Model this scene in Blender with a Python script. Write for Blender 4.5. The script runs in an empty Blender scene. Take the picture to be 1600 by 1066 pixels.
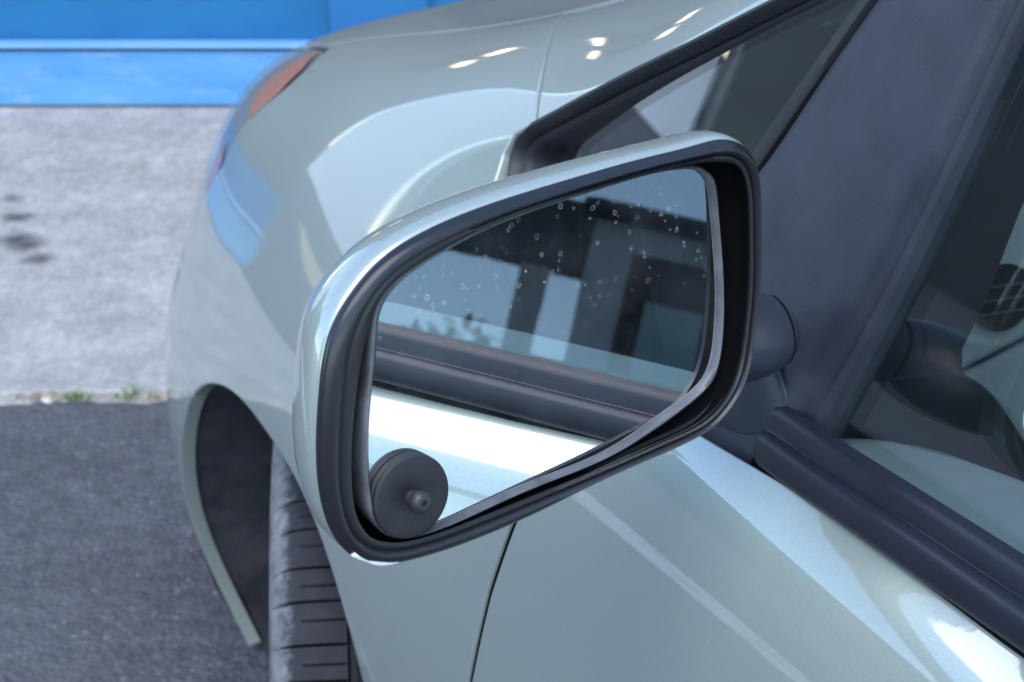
import bpy, math, random
import numpy as np
random.seed(7); np.random.seed(7)
R = math.radians
scene = bpy.context.scene
col = scene.collection

# ------------------------------------------------------------------ camera, sky, sun, exposure
# car frame: +Y forward, +X to the car's right, +Z up, origin on the ground under the front axle
CAM_POS = (-1.2037, -1.5189, 1.3020); CAM_YAW = 21.493; CAM_PITCH = 21.677
cam = bpy.data.cameras.new('camera'); camo = bpy.data.objects.new('camera', cam); col.objects.link(camo)
camo.location = CAM_POS
camo.rotation_euler = (R(90 - CAM_PITCH), 0, R(-CAM_YAW))
cam.sensor_width = 36; cam.lens = 67.5; cam.clip_start = 0.02; cam.clip_end = 500
cam.dof.use_dof = True; cam.dof.focus_distance = 0.86; cam.dof.aperture_fstop = 22
scene.camera = camo

SUN_EL, SUN_AZ = 55, -150            # azimuth from +Y, clockwise positive
world = bpy.data.worlds.new('World'); scene.world = world; world.use_nodes = True
wn = world.node_tree
bg = wn.nodes['Background']; sky = wn.nodes.new('ShaderNodeTexSky')
sky.sky_type = 'NISHITA'; sky.sun_disc = False
sky.sun_elevation = R(SUN_EL); sky.sun_rotation = R(SUN_AZ)
sky.air_density = 1.0; sky.dust_density = 0.2; sky.ozone_density = 1.2; sky.altitude = 800
wn.links.new(sky.outputs[0], bg.inputs[0]); bg.inputs[1].default_value = 0.15
sun = bpy.data.lights.new('sun', 'SUN'); suno = bpy.data.objects.new('sun', sun); col.objects.link(suno)
sun.energy = 0.85; sun.angle = R(50); sun.color = (1.0, 0.93, 0.82)
suno.rotation_euler = (R(90 - SUN_EL), 0, R(180 - SUN_AZ))
scene.view_settings.view_transform = 'Standard'; scene.view_settings.look = 'None'
scene.view_settings.gamma = 1; scene.view_settings.use_curve_mapping = False
scene.view_settings.exposure = 1.7
scene.cycles.max_bounces = 10; scene.cycles.transparent_max_bounces = 24

# ------------------------------------------------------------------ materials
def newmat(name):
    m = bpy.data.materials.new(name); m.use_nodes = True
    return m, m.node_tree, m.node_tree.nodes['Principled BSDF']
def setp(b, **k):
    names = {'col': 'Base Color', 'rough': 'Roughness', 'metal': 'Metallic', 'coat': 'Coat Weight', 'coatr': 'Coat Roughness',
             'spec': 'Specular IOR Level', 'ior': 'IOR', 'trans': 'Transmission Weight', 'emc': 'Emission Color', 'ems': 'Emission Strength'}
    for a, v in k.items():
        b.inputs[names[a]].default_value = (*v, 1) if isinstance(v, tuple) else v
def node(nt, kind, **k):
    n = nt.nodes.new(kind)
    for a, v in k.items():
        if a in n.inputs: n.inputs[a].default_value = v
        else: setattr(n, a, v)
    return n
def coord(nt): return nt.nodes.new('ShaderNodeTexCoord').outputs['Object']
def noise(nt, vec, scale, detail=3, rough=.55):
    n = node(nt, 'ShaderNodeTexNoise', Scale=scale, Detail=detail, Roughness=rough); nt.links.new(vec, n.inputs['Vector']); return n.outputs[0]
def voro(nt, vec, scale, feature='F1'):
    n = nt.nodes.new('ShaderNodeTexVoronoi'); n.feature = feature; n.inputs['Scale'].default_value = scale; nt.links.new(vec, n.inputs['Vector']); return n
def ramp(nt, fac, stops, interp='LINEAR'):
    n = nt.nodes.new('ShaderNodeValToRGB'); e = n.color_ramp.elements; n.color_ramp.interpolation = interp
    while len(e) < len(stops): e.new(0.5)
    for i, (p, c) in enumerate(stops):
        e[i].position = p; e[i].color = (*c, 1) if isinstance(c, tuple) else (c, c, c, 1)
    nt.links.new(fac, n.inputs[0]); return n.outputs[0]
def mix(nt, fac, a, b, mode='MIX'):
    n = nt.nodes.new('ShaderNodeMix'); n.data_type = 'RGBA'; n.blend_type = mode
    for s, v in ((0, fac), (6, a), (7, b)):
        if hasattr(v, 'links') or hasattr(v, 'is_linked'): nt.links.new(v, n.inputs[s])
        elif s == 0: n.inputs[0].default_value = v
        else: n.inputs[s].default_value = (*v, 1) if isinstance(v, tuple) else (v, v, v, 1)
    return n.outputs[2]
def mth(nt, op, a, b=0.0):
    n = nt.nodes.new('ShaderNodeMath'); n.operation = op
    for i, v in enumerate((a, b)):
        if hasattr(v, 'is_linked'): nt.links.new(v, n.inputs[i])
        else: n.inputs[i].default_value = v
    return n.outputs[0]
def bump(nt, b, h, strength=.3, dist=.001):
    n = node(nt, 'ShaderNodeBump', Strength=strength, Distance=dist); nt.links.new(h, n.inputs['Height']); nt.links.new(n.outputs[0], b.inputs['Normal'])
def simple(name, c, rough=.5, metal=0.0, spec=.5, coat=0.0, nscale=0, nstr=.2, vary=.0, vscale=20):
    m, nt, b = newmat(name); setp(b, col=c, rough=rough, metal=metal, spec=spec, coat=coat)
    v = coord(nt)
    if nscale: bump(nt, b, noise(nt, v, nscale, 2), nstr, .0006)
    if vary:
        c2 = ramp(nt, noise(nt, v, vscale, 4), [(.3, tuple(x * (1 - vary) for x in c)), (.7, tuple(min(1, x * (1 + vary)) for x in c))])
        nt.links.new(c2, b.inputs['Base Color'])
    return m

# pale green metallic car paint: flake layer under a clear coat, faint road film
PAINT, nt, b = newmat('car_paint')
PAINT_COL = (.375, .428, .372)
setp(b, metal=.45, rough=.42, coat=1.0, coatr=.02, spec=.5); b.inputs['Coat IOR'].default_value = 1.85
v = coord(nt)
fl = voro(nt, v, 1600); cf = mix(nt, .15, PAINT_COL, fl.outputs['Color'], 'SOFT_LIGHT')
spk = voro(nt, v, 85); sps = nt.nodes.new('ShaderNodeSeparateColor'); nt.links.new(spk.outputs['Color'], sps.inputs[0])
cf = mix(nt, mth(nt, 'MULTIPLY', ramp(nt, sps.outputs[0], [(.93, 0.0), (.99, .5)]), ramp(nt, spk.outputs['Distance'], [(.04, 1.0), (.10, 0.0)])), cf, (.62, .62, .58))
film = ramp(nt, noise(nt, v, 9, 5, .65), [(.45, 0.0), (.8, .10)])
cf = mix(nt, film, cf, (.42, .44, .42)); nt.links.new(cf, b.inputs['Base Color'])
nt.links.new(ramp(nt, noise(nt, v, 14, 4), [(.35, .018), (.8, .05)]), b.inputs['Coat Roughness'])
peel = node(nt, 'ShaderNodeBump', Strength=.025, Distance=.0004); nt.links.new(noise(nt, v, 260, 2), peel.inputs['Height']); nt.links.new(peel.outputs[0], b.inputs['Coat Normal'])

BLACK_PLASTIC = simple('black_textured_plastic', (.029, .033, .047), .42, nscale=900, nstr=.25, vary=.25, vscale=30)
m, nt, b = BLACK_PLASTIC, BLACK_PLASTIC.node_tree, BLACK_PLASTIC.node_tree.nodes['Principled BSDF']
v = coord(nt)
nt.links.new(ramp(nt, noise(nt, v, 22, 5, .6), [(.25, .40), (.8, .52)]), b.inputs['Roughness'])
sp = ramp(nt, noise(nt, v, 160, 3, .6), [(.72, 0.0), (.82, .22)])
src = b.inputs['Base Color'].links[0].from_socket
nt.links.new(mix(nt, sp, src, (.20, .21, .24)), b.inputs['Base Color'])
GLOSS_BLACK = simple('satin_black_plastic', (.014, .015, .018), .26, nscale=500, nstr=.06)
DARK = simple('dark_void_plastic', (.004, .004, .005), .8, spec=.08)
RUBBER = simple('black_rubber', (.022, .023, .027), .5, nscale=500, nstr=.15, vary=.2)
TRIM = simple('belt_rubber', (.012, .0135, .023), .42, spec=.38, nscale=700, nstr=.12, vary=.18, vscale=25)
HOLDER = simple('worn_mirror_rim', (.10, .105, .115), .32, nscale=350, nstr=.25, vary=.35, vscale=60)
SUCTION = simple('matt_grey_rubber', (.021, .022, .026), .6, nscale=900, nstr=.3, vary=.2, vscale=60)
LINER = simple('muddy_arch_liner', (.017, .018, .024), .7, nscale=60, nstr=.5, vary=.6, vscale=12)
nt = LINER.node_tree; b = nt.nodes['Principled BSDF']; s_ = b.inputs['Base Color'].links[0].from_socket
nt.links.new(mix(nt, ramp(nt, noise(nt, coord(nt), 16, 6, .7), [(.40, 0.0), (.66, .85)]), s_, (.062, .058, .060)), b.inputs['Base Color'])
GREY_TRIM = simple('light_grey_interior', (.36, .41, .42), .6, nscale=900, nstr=.2)
DARK_TRIM = simple('dark_interior', (.020, .022, .024), .75, nscale=600, nstr=.4)
DASH = simple('dark_grey_dash', (.050, .050, .062), .6, nscale=900, nstr=.2)
FABRIC_DARK = simple('dark_pillar_cloth', (.016, .018, .020), .85, nscale=420, nstr=.6)
FABRIC = simple('dark_seat_fabric', (.035, .038, .042), .9, nscale=700, nstr=.5)
CHIP = simple('chipped_edge', (.62, .66, .68), .5)
ORANGE, nt, b = newmat('orange_indicator'); setp(b, col=(.52, .19, .11), rough=.35, coat=.4)
REFLECTOR = simple('headlight_reflector', (.55, .55, .56), .28, metal=.8)

# tyre rubber with grey worn shoulder band painted by road wear (by local radius)
TYRE, nt, b = newmat('tyre_rubber'); setp(b, rough=.72, spec=.35)
v = coord(nt)
nz = noise(nt, v, 40, 5, .6)
rub = ramp(nt, nz, [(.3, (.012, .013, .016)), (.7, (.026, .027, .034))])
sx = nt.nodes.new('ShaderNodeSeparateXYZ'); nt.links.new(v, sx.inputs[0])
edge = mth(nt, 'ADD', mth(nt, 'ABSOLUTE', sx.outputs[2]), mth(nt, 'MULTIPLY', mth(nt, 'SUBTRACT', noise(nt, v, 90, 4, .7), .5), .03))
dusty = ramp(nt, noise(nt, v, 55, 5, .7), [(.3, (.09, .09, .096)), (.7, (.22, .22, .226))])
nt.links.new(mix(nt, ramp(nt, edge, [(.073, 0.0), (.083, 1.0)]), rub, dusty), b.inputs['Base Color'])
bump(nt, b, noise(nt, v, 500, 3), .3, .0008)
WORN, nt, b = newmat('dusty_tyre_shoulder'); setp(b, rough=.85, spec=.25)
v = coord(nt)
nt.links.new(ramp(nt, noise(nt, v, 55, 5, .7), [(.3, (.05, .05, .056)), (.7, (.15, .15, .156))]), b.inputs['Base Color'])
bump(nt, b, noise(nt, v, 300, 4), .4, .001)

def glassmat(name, tint, refl=1.0, rough=0.0, ior=1.5):
    m = bpy.data.materials.new(name); m.use_nodes = True; nt = m.node_tree; nt.nodes.clear()
    o = nt.nodes.new('ShaderNodeOutputMaterial'); tr = node(nt, 'ShaderNodeBsdfTransparent', Color=(*tint, 1))
    gl = node(nt, 'ShaderNodeBsdfGlossy', Color=(1, 1, 1, 1), Roughness=rough)
    fr = nt.nodes.new('ShaderNodeFresnel'); mx = nt.nodes.new('ShaderNodeMixShader')
    g = nt.nodes.new('ShaderNodeNewGeometry')          # the same reflectance on both faces of the pane
    nt.links.new(mth(nt, 'ADD', mth(nt, 'MULTIPLY', g.outputs['Backfacing'], 1 / ior - ior), ior), fr.inputs['IOR'])
    nt.links.new(mth(nt, 'MULTIPLY', fr.outputs[0], refl), mx.inputs[0])
    nt.links.new(tr.outputs[0], mx.inputs[1]); nt.links.new(gl.outputs[0], mx.inputs[2]); nt.links.new(mx.outputs[0], o.inputs[0])
    return m
GLASS = glassmat('side_glass', (.84, .90, .88), 1.5)
LENS = glassmat('headlight_lens', (.93, .95, .95), .45)

# mirror silvering with dust and dried water spots
MIRROR, nt, b = newmat('mirror_silver')
nt.nodes.remove(b); out = nt.nodes['Material Output']
gl = node(nt, 'ShaderNodeBsdfGlossy', Color=(.86, .90, .91, 1), Roughness=0.004)
df = node(nt, 'ShaderNodeBsdfDiffuse', Color=(.55, .57, .57, 1))
mx = nt.nodes.new('ShaderNodeMixShader'); v = coord(nt)
geo = nt.nodes.new('ShaderNodeNewGeometry')
vs = voro(nt, v, 250); ssp = nt.nodes.new('ShaderNodeSeparateColor'); nt.links.new(vs.outputs['Color'], ssp.inputs[0]); wd = mth(nt, 'ADD', mth(nt, 'DIVIDE', vs.outputs['Distance'], mth(nt, 'ADD', mth(nt, 'MULTIPLY', ssp.outputs[0], 1.0), .35)), mth(nt, 'MULTIPLY', mth(nt, 'SUBTRACT', noise(nt, v, 620, 3), .5), .30))
ring = ramp(nt, wd, [(.15, 0.0), (.21, 1.0), (.26, 0.0)])
core = ramp(nt, wd, [(.0, .30), (.2, 0.0)])
pick = mth(nt, 'MULTIPLY', ramp(nt, noise(nt, v, 60, 3, .6), [(.45, 0.0), (.55, 1.0)]), ramp(nt, noise(nt, v, 210, 2), [(.33, .25), (.65, 1.0)]))
sel = nt.nodes.new('ShaderNodeSeparateXYZ'); nt.links.new(v, sel.inputs[0])
upper = ramp(nt, mth(nt, 'ADD', sel.outputs[2], -0.98 + .0), [(.028, 0.0), (.055, 1.0)])
ringf = mth(nt, 'MULTIPLY', mth(nt, 'MULTIPLY', mth(nt, 'MAXIMUM', ring, core), pick), upper)
dust = ramp(nt, noise(nt, v, 700, 3, .7), [(.66, 0.0), (.80, .45)])
haze = ramp(nt, noise(nt, v, 25, 5, .65), [(.35, .0), (.75, .045)])
edge = mth(nt, 'ADD', mth(nt, 'ADD', mth(nt, 'MULTIPLY', ringf, .7), mth(nt, 'MULTIPLY', dust, .5)), haze)
nt.links.new(edge, mx.inputs[0]); nt.links.new(gl.outputs[0], mx.inputs[1]); nt.links.new(df.outputs[0], mx.inputs[2])
nt.links.new(mx.outputs[0], out.inputs[0])

# ground, wall
ASPHALT, nt, b = newmat('worn_asphalt'); setp(b, rough=.85, spec=.35); v = coord(nt)
big = noise(nt, v, 3.0, 5, .6); vo = voro(nt, v, 95); vo2 = voro(nt, v, 230)
base = ramp(nt, big, [(.3, (.070, .070, .078)), (.7, (.100, .100, .110))])
sep = nt.nodes.new('ShaderNodeSeparateColor'); nt.links.new(vo.outputs['Color'], sep.inputs[0])
chips = mth(nt, 'MULTIPLY', ramp(nt, sep.outputs[0], [(.78, 0.0), (.95, 1.0)]), ramp(nt, vo.outputs['Distance'], [(.22, 1.0), (.42, 0.0)]))
blot = ramp(nt, noise(nt, v, 26, 5, .7), [(.42, 0.0), (.68, 1.0)]); base = mix(nt, mth(nt, 'MULTIPLY', blot, .55), base, (.165, .16, .168))
c = mix(nt, mth(nt, 'MULTIPLY', mth(nt, 'MULTIPLY', chips, .8), ramp(nt, noise(nt, v, 16, 3), [(.35, .15), (.65, 1.0)])), base, (.30, .295, .30))
sep2 = nt.nodes.new('ShaderNodeSeparateColor'); nt.links.new(vo2.outputs['Color'], sep2.inputs[0])
c = mix(nt, .35, c, ramp(nt, sep2.outputs[1], [(0, .25), (1, .75)]), 'OVERLAY'); nt.links.new(c, b.inputs['Base Color'])
bump(nt, b, mth(nt, 'ADD', vo.outputs['Distance'], mth(nt, 'MULTIPLY', vo2.outputs['Distance'], .5)), .8, .006)

CONCRETE, nt, b = newmat('pale_concrete'); setp(b, rough=.9, spec=.3); v = coord(nt)
mp = nt.nodes.new('ShaderNodeMapping'); mp.inputs['Scale'].default_value = (1, .55, 1); nt.links.new(v, mp.inputs[0])
n1 = mix(nt, .45, noise(nt, mp.outputs[0], 34, 8, .8), noise(nt, mp.outputs[0], 130, 4, .7)); n2 = noise(nt, v, 5.5, 6, .68)
c = ramp(nt, n1, [(.33, (.245, .230, .216)), (.5, (.375, .357, .338)), (.66, (.53, .51, .485))])
c = mix(nt, .6, c, ramp(nt, n2, [(.3, .34), (.7, .66)]), 'OVERLAY')
vm = voro(nt, v, 38); spx = nt.nodes.new('ShaderNodeSeparateColor'); nt.links.new(vm.outputs['Color'], spx.inputs[0])
pit = mth(nt, 'MULTIPLY', ramp(nt, spx.outputs[0], [(.90, 0.0), (.93, 1.0)]), ramp(nt, vm.outputs['Distance'], [(.10, 1.0), (.28, 0.0)]))
c = mix(nt, mth(nt, 'MULTIPLY', pit, .55), c, (.12, .115, .115))
STAINS = [(-1.112, 4.085, .015), (-1.066, 3.948, .019), (-1.030, 3.80, .022), (-1.008, 3.765, .022), (-.958, 3.675, .018), (-.874, 3.735, .007), (-.703, 3.776, .006), (-1.045, 3.86, .010)]
wob = nt.nodes.new('ShaderNodeVectorMath'); wob.operation = 'MULTIPLY_ADD'
nzv = node(nt, 'ShaderNodeTexNoise', Scale=30, Detail=3); nt.links.new(v, nzv.inputs[0])
nt.links.new(nzv.outputs['Color'], wob.inputs[0]); wob.inputs[1].default_value = (.035, .05, 0); nt.links.new(v, wob.inputs[2])
tot = None
for sx, sy, sr in STAINS:
    d = nt.nodes.new('ShaderNodeVectorMath'); d.operation = 'DISTANCE'; nt.links.new(wob.outputs[0], d.inputs[0]); d.inputs[1].default_value = (sx + .0175, sy + .025, 0)
    k = ramp(nt, mth(nt, 'DIVIDE', d.outputs['Value'], sr * 2.7), [(.35, 1.0), (1.0, 0.0)])
    tot = k if tot is None else mth(nt, 'MAXIMUM', tot, k)
c = mix(nt, mth(nt, 'MULTIPLY', tot, .95), c, (.055, .052, .055)); nt.links.new(c, b.inputs['Base Color'])
bump(nt, b, n1, .5, .004)

def bluepaint(name, c1, c2, rough, worn=0.0):
    m, nt, b = newmat(name); setp(b, rough=rough, spec=.5); v = coord(nt)
    mp = nt.nodes.new('ShaderNodeMapping'); mp.inputs['Scale'].default_value = (.35, 1, 1.6); mp.inputs['Rotation'].default_value = (0, R(12), 0); nt.links.new(v, mp.inputs[0])
    c = ramp(nt, noise(nt, mp.outputs[0], 9, 5, .65), [(.3, c1), (.7, c2)])
    if worn: c = mix(nt, mth(nt, 'MULTIPLY', ramp(nt, noise(nt, mp.outputs[0], 22, 6, .7), [(.55, 0.0), (.75, 1.0)]), worn), c, (.40, .46, .55))
    nt.links.new(c, b.inputs['Base Color']); bump(nt, b, noise(nt, v, 60, 4), .25, .002); return m
BLUE_WALL = bluepaint('blue_wall_paint', (.002, .105, .25), (.006, .150, .33), .42)
BLUE_PLINTH = bluepaint('weathered_blue_paint', (.065, .25, .50), (.12, .335, .58), .6, .6)
BLUE_LEDGE = bluepaint('sky_lit_ledge_blue', (.14, .37, .68), (.23, .46, .72), .5, .5)  # paler than the plinth: skylight on the ledge is put into the colour
GREY_WALL = simple('grey_render', (.10, .105, .105), .8, nscale=40, nstr=.3, vary=.2, vscale=3)
LILAC = bluepaint('faded_blue_post', (.008, .118, .30), (.014, .15, .36), .45)
WHITE_PAINT = simple('white_road_paint', (.50, .50, .49), .7, nscale=80, nstr=.4, vary=.35, vscale=7)
STEEL = simple('galvanised_steel', (.42, .43, .44), .45, metal=.3, vary=.15)
OFFWHITE = simple('offwhite_render', (.50, .53, .60), .8, vary=.08, vscale=4)
TAN = simple('tan_render', (.50, .38, .20), .8, vary=.1, vscale=4)
DARKROOF = simple('dark_canopy_sheet', (.06, .064, .07), .6, vary=.2, vscale=3)
LAMP, nt, b = newmat('warm_strip_lamp'); setp(b, col=(.9, .8, .6), emc=(1.0, .66, .34), ems=4.0)
BLIND = simple('pale_teal_blind', (.34, .50, .52), .7)
DUSK = simple('grey_house_render', (.14, .145, .14), .85, vary=.1, vscale=2)
BACKDROP = simple('dark_backdrop_grey', (.055, .06, .062), .85, vary=.15, vscale=2)
PALEBLUE = simple('pale_blue_sheet', (.90, .93, .96), .7, vary=.05, vscale=2)
SILLM = simple('grey_green_door_top', (.30, .345, .365), .7, nscale=900, nstr=.25, vary=.08)
NECKM = simple('smooth_black_plastic', (.040, .045, .064), .3, nscale=500, nstr=.06)
WEED = simple('weed_green', (.14, .30, .055), .6, vary=.3, vscale=90)
STRAW = simple('dry_debris', (.42, .33, .21), .9, vary=.4, vscale=70)
STONE = simple('white_stone', (.72, .70, .68), .8, vary=.15, vscale=60)
BARK = simple('bark', (.10, .075, .05), .9, vary=.3)
LEAF = simple('autumn_leaf', (.20, .125, .05), .7, vary=.4, vscale=1.5)

# ------------------------------------------------------------------ mesh helpers
def link(name, me, mat, parent=None):
    me.name = name
    o = bpy.data.objects.new(name, me); col.objects.link(o)
    for mm in (mat if isinstance(mat, (list, tuple)) else [mat]): me.materials.append(mm)
    if parent: o.parent = parent
    return o
def meshobj(name, V, F, mat, parent=None, smooth=True, N=None, mi=None):
    me = bpy.data.meshes.new(name)
    me.from_pydata([tuple(map(float, p)) for p in V], [], [tuple(int(i) for i in f) for f in F]); me.update()
    if mi is not None: me.polygons.foreach_set('material_index', np.asarray(mi, np.int32))
    me.polygons.foreach_set('use_smooth', np.full(len(me.polygons), bool(smooth)))
    if N is not None: me.normals_split_custom_set_from_vertices([tuple(map(float, n)) for n in N])
    return link(name, me, mat, parent)
def tag(o, label=None, cat=None, group=None, kind=None):
    if label: o['label'] = label
    if cat: o['category'] = cat
    if group: o['group'] = group
    if kind: o['kind'] = kind
    return o
def empty(name, loc=(0, 0, 0), rz=0.0):
    o = bpy.data.objects.new(name, None); col.objects.link(o); o.location = loc; o.rotation_euler = (0, 0, rz); o.empty_display_size = .1
    return o
class MB:
    def __init__(s): s.V = []; s.F = []
    def add(s, V, F):
        k = len(s.V); s.V += [tuple(p) for p in V]; s.F += [tuple(i + k for i in f) for f in F]; return s
    def box(s, a, b_):
        (x0, y0, z0), (x1, y1, z1) = a, b_
        return s.add([(x0, y0, z0), (x1, y0, z0), (x1, y1, z0), (x0, y1, z0), (x0, y0, z1), (x1, y0, z1), (x1, y1, z1), (x0, y1, z1)],
                     [(3, 2, 1, 0), (4, 5, 6, 7), (0, 1, 5, 4), (1, 2, 6, 5), (2, 3, 7, 6), (3, 0, 4, 7)])
    def build(s, name, mat, parent=None, smooth=False): return meshobj(name, s.V, s.F, mat, parent, smooth)
def bevel(o, w=.01, seg=2):
    m = o.modifiers.new('bevel', 'BEVEL'); m.width = w; m.segments = seg; m.limit_method = 'ANGLE'; m.angle_limit = R(35); return o
def natspline(xk, Y, xq):
    xk = np.asarray(xk, float); Y = np.asarray(Y, float); n = len(xk); h = np.diff(xk); A = np.zeros((n, n)); B = np.zeros(Y.shape); A[0, 0] = A[-1, -1] = 1
    for i in range(1, n - 1):
        A[i, i - 1] = h[i - 1]; A[i, i] = 2 * (h[i - 1] + h[i]); A[i, i + 1] = h[i]
        B[i] = 6 * ((Y[i + 1] - Y[i]) / h[i] - (Y[i] - Y[i - 1]) / h[i - 1])
    M = np.linalg.solve(A, B); i = np.clip(np.searchsorted(xk, xq) - 1, 0, n - 2); t = (xq - xk[i])[:, None]; hh = h[i][:, None]
    return Y[i] + t * ((Y[i + 1] - Y[i]) / hh - hh * (2 * M[i] + M[i + 1]) / 6) + t ** 2 * M[i] / 2 + t ** 3 * (M[i + 1] - M[i]) / (6 * hh)
def closed(P, n=220, ref=None):
    """smooth closed curve through P, the same parameter for every ring (from ref's chord lengths)"""
    P = np.asarray(P, float); Q = np.asarray(P if ref is None else ref, float)
    k = 4; Pe = np.concatenate([P[-k:], P, P[:k + 1]]); Qe = np.concatenate([Q[-k:], Q, Q[:k + 1]])
    s = np.concatenate([[0], np.cumsum(np.sqrt(np.linalg.norm(np.diff(Qe, axis=0), axis=1)))])
    q = np.linspace(s[k], s[k + len(P)], n, endpoint=False); return natspline(s, Pe, q)
def openc(P, n=60):
    P = np.asarray(P, float); s = np.concatenate([[0], np.cumsum(np.sqrt(np.linalg.norm(np.diff(P, axis=0), axis=1)))])
    return natspline(s, P, np.linspace(0, s[-1], n))
def loft(rings, closed_=True, cap0=False, cap1=False):
    n = len(rings[0]); V = np.concatenate(rings); F = []
    for r in range(len(rings) - 1):
        for i in range(n if closed_ else n - 1):
            j = (i + 1) % n; F.append((r * n + i, r * n + j, (r + 1) * n + j, (r + 1) * n + i))
    if cap0: F.append(tuple(range(n))[::-1])
    if cap1: F.append(tuple((len(rings) - 1) * n + i for i in range(n)))
    return V, F
def fixnormals(o):
    import bmesh
    bm = bmesh.new(); bm.from_mesh(o.data); bmesh.ops.recalc_face_normals(bm, faces=bm.faces); bm.to_mesh(o.data); bm.free(); return o
def lathe(name, prof, mat, parent=None, n=64, axis_mat=None, mi=None):
    """prof: (radius, height) pairs round the local z axis"""
    rings = [np.array([(r * math.cos(2 * math.pi * i / n), r * math.sin(2 * math.pi * i / n), h) for i in range(n)]) for r, h in prof]
    V, F = loft(rings); o = meshobj(name, V, F, mat, parent, True)
    o.data.set_sharp_from_angle(angle=R(50))
    if axis_mat is not None: o.matrix_local = axis_mat
    return o
def tube(path, rad, n=10):
    path = [np.array(p, float) for p in path]; rings = []
    for i, p in enumerate(path):
        d = path[min(i + 1, len(path) - 1)] - path[max(i - 1, 0)]; d /= np.linalg.norm(d)
        a = np.cross(d, (0, 0, 1) if abs(d[2]) < .9 else (1, 0, 0)); a /= np.linalg.norm(a); c = np.cross(d, a); r = rad[i] if hasattr(rad, '__len__') else rad
        rings.append(np.array([p + r * (a * math.cos(2 * math.pi * k / n) + c * math.sin(2 * math.pi * k / n)) for k in range(n)]))
    return loft(rings, True, True, True)

# ------------------------------------------------------------------ the setting: ground, pavement, wall
# place frame: x to the right along the blue wall, y away towards it, origin under the photographer
YAW = -R(CAM_YAW); ORG = (CAM_POS[0], CAM_POS[1], 0)
def placed(o): o.location = ORG; o.rotation_euler = (0, 0, YAW); return o
m = MB(); m.add([(-200, -200, 0), (200, -200, 0), (200, 200, 0), (-200, 200, 0)], [(0, 1, 2, 3)])
tag(placed(m.build('asphalt_ground', ASPHALT)), kind='structure')
KERB, WALL = 2.999, 4.875
# concrete apron with an uneven front edge, 20 mm above the asphalt
xs = np.linspace(-2.2, 8, 510); e = KERB + .006 * np.sin(xs * 9.1) + .005 * np.sin(xs * 23.7 + 1) + .004 * np.random.randn(len(xs))
V = []; F = []
for x, y in zip(xs, e): V += [(x, y - .006, .0), (x, y, .016), (x, y + .006, .02), (x, WALL + .1, .02)]
for i in range(len(xs) - 1):
    for k in range(3): F.append((i * 4 + k, (i + 1) * 4 + k, (i + 1) * 4 + k + 1, i * 4 + k + 1))
tag(placed(meshobj('pavement', V, F, CONCRETE, None, False)), kind='structure')

WX0, WX1 = -2.28, 9.0
bld = empty('blue_workshop', ORG, YAW); tag(bld, 'blue painted workshop wall with a pale weathered plinth behind the concrete apron', 'building')
def wpart(name, a, b_, mat, bev=.004, par=None):
    return bevel(MB().box(a, b_).build(name, mat, par or bld), bev)
wpart('plinth', (WX0, WALL, 0.0), (WX1, WALL + .5, .168), BLUE_PLINTH, .008)
wpart('ledge', (WX0, WALL - .012, .1775), (WX1, WALL + .062, .1865), BLUE_LEDGE, .003)
wpart('base_joint', (WX0, WALL - .006, .0), (WX1, WALL - .0005, .027), DARKROOF, .001)
wpart('joint', (WX0, WALL + .004, .1685), (WX1, WALL + .06, .1770), DARKROOF, .001)
wpart('blue_dado', (WX0, WALL + .05, .188), (WX1, WALL + .5, .36), BLUE_WALL)
wpart('post', (-.470, WALL + .022, .188), (-.215, WALL + .049, .36), LILAC)
wpart('upper_wall', (WX0, WALL + .056, .362), (WX1, WALL + .5, 3.9), GREY_WALL)
m = MB()
aw = wpart('eave', (WX0 - .1, WALL - .5, 3.9), (WX1, WALL + .6, 4.0), DARKROOF)
def pl_(x, y, z=0): c, s = math.cos(YAW), math.sin(YAW); return (ORG[0] + c * x - s * y, ORG[1] + s * x + c * y, z)
for x, lab in ((-1.29, 'warm strip lamp on the workshop wall, nearer the corner'), (-1.02, 'warm strip lamp on the workshop wall, farther from the corner')):
    o = empty('strip_lamp', pl_(x, WALL - .03, 1.47), YAW); tag(o, lab, 'lamp', 'strip lamps on the workshop wall')
    bevel(MB().box((-.08, -.03, -.03), (.08, .085, .03)).build('housing', STEEL, o), .005)
    V, F = tube([(-.065, -.055, 0), (.065, -.055, 0)], .014, 12); meshobj('lamp_tube', V, F, LAMP, o)

# joint between asphalt and concrete: weeds, a stone and dry debris
def weed(x, h, n, label, seed):
    rnd = random.Random(seed); m = MB()
    for k in range(n):
        bx, by = rnd.gauss(0, .014), rnd.gauss(0, .006); a = rnd.uniform(0, 6.28); L = h * rnd.uniform(.5, 1.1); lean = rnd.uniform(.2, 1.0) * L; w = rnd.uniform(.0015, .0035)
        d = np.array((math.cos(a), math.sin(a), 0)); s = np.array((-d[1], d[0], 0)); P = []
        for q in (0, .4, .75, 1):
            p = np.array((bx, by, 0)) + d * lean * q ** 1.8 + np.array((0, 0, L * q * (1 - .25 * q))); ww = w * (1 - q) ** .6
            P += [p - s * ww, p + s * ww + np.array((0, 0, .0006))]
        m.add(P, [(0, 1, 3, 2), (2, 3, 5, 4), (4, 5, 7, 6)])
    o = m.build('weed', WEED); c, s = math.cos(YAW), math.sin(YAW); lx, ly = x, KERB + .003
    o.location = (ORG[0] + c * lx - s * ly, ORG[1] + s * lx + c * ly, .004); o.rotation_euler = (0, 0, YAW)
    return tag(o, label, 'weed', 'weeds in the joint of the concrete')
def pl(x, y, z=0): c, s = math.cos(YAW), math.sin(YAW); return (ORG[0] + c * x - s * y, ORG[1] + s * x + c * y, z)
weed(-.853, .023, 26, 'small green weed in the asphalt joint beside the tan debris', 1)
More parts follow.
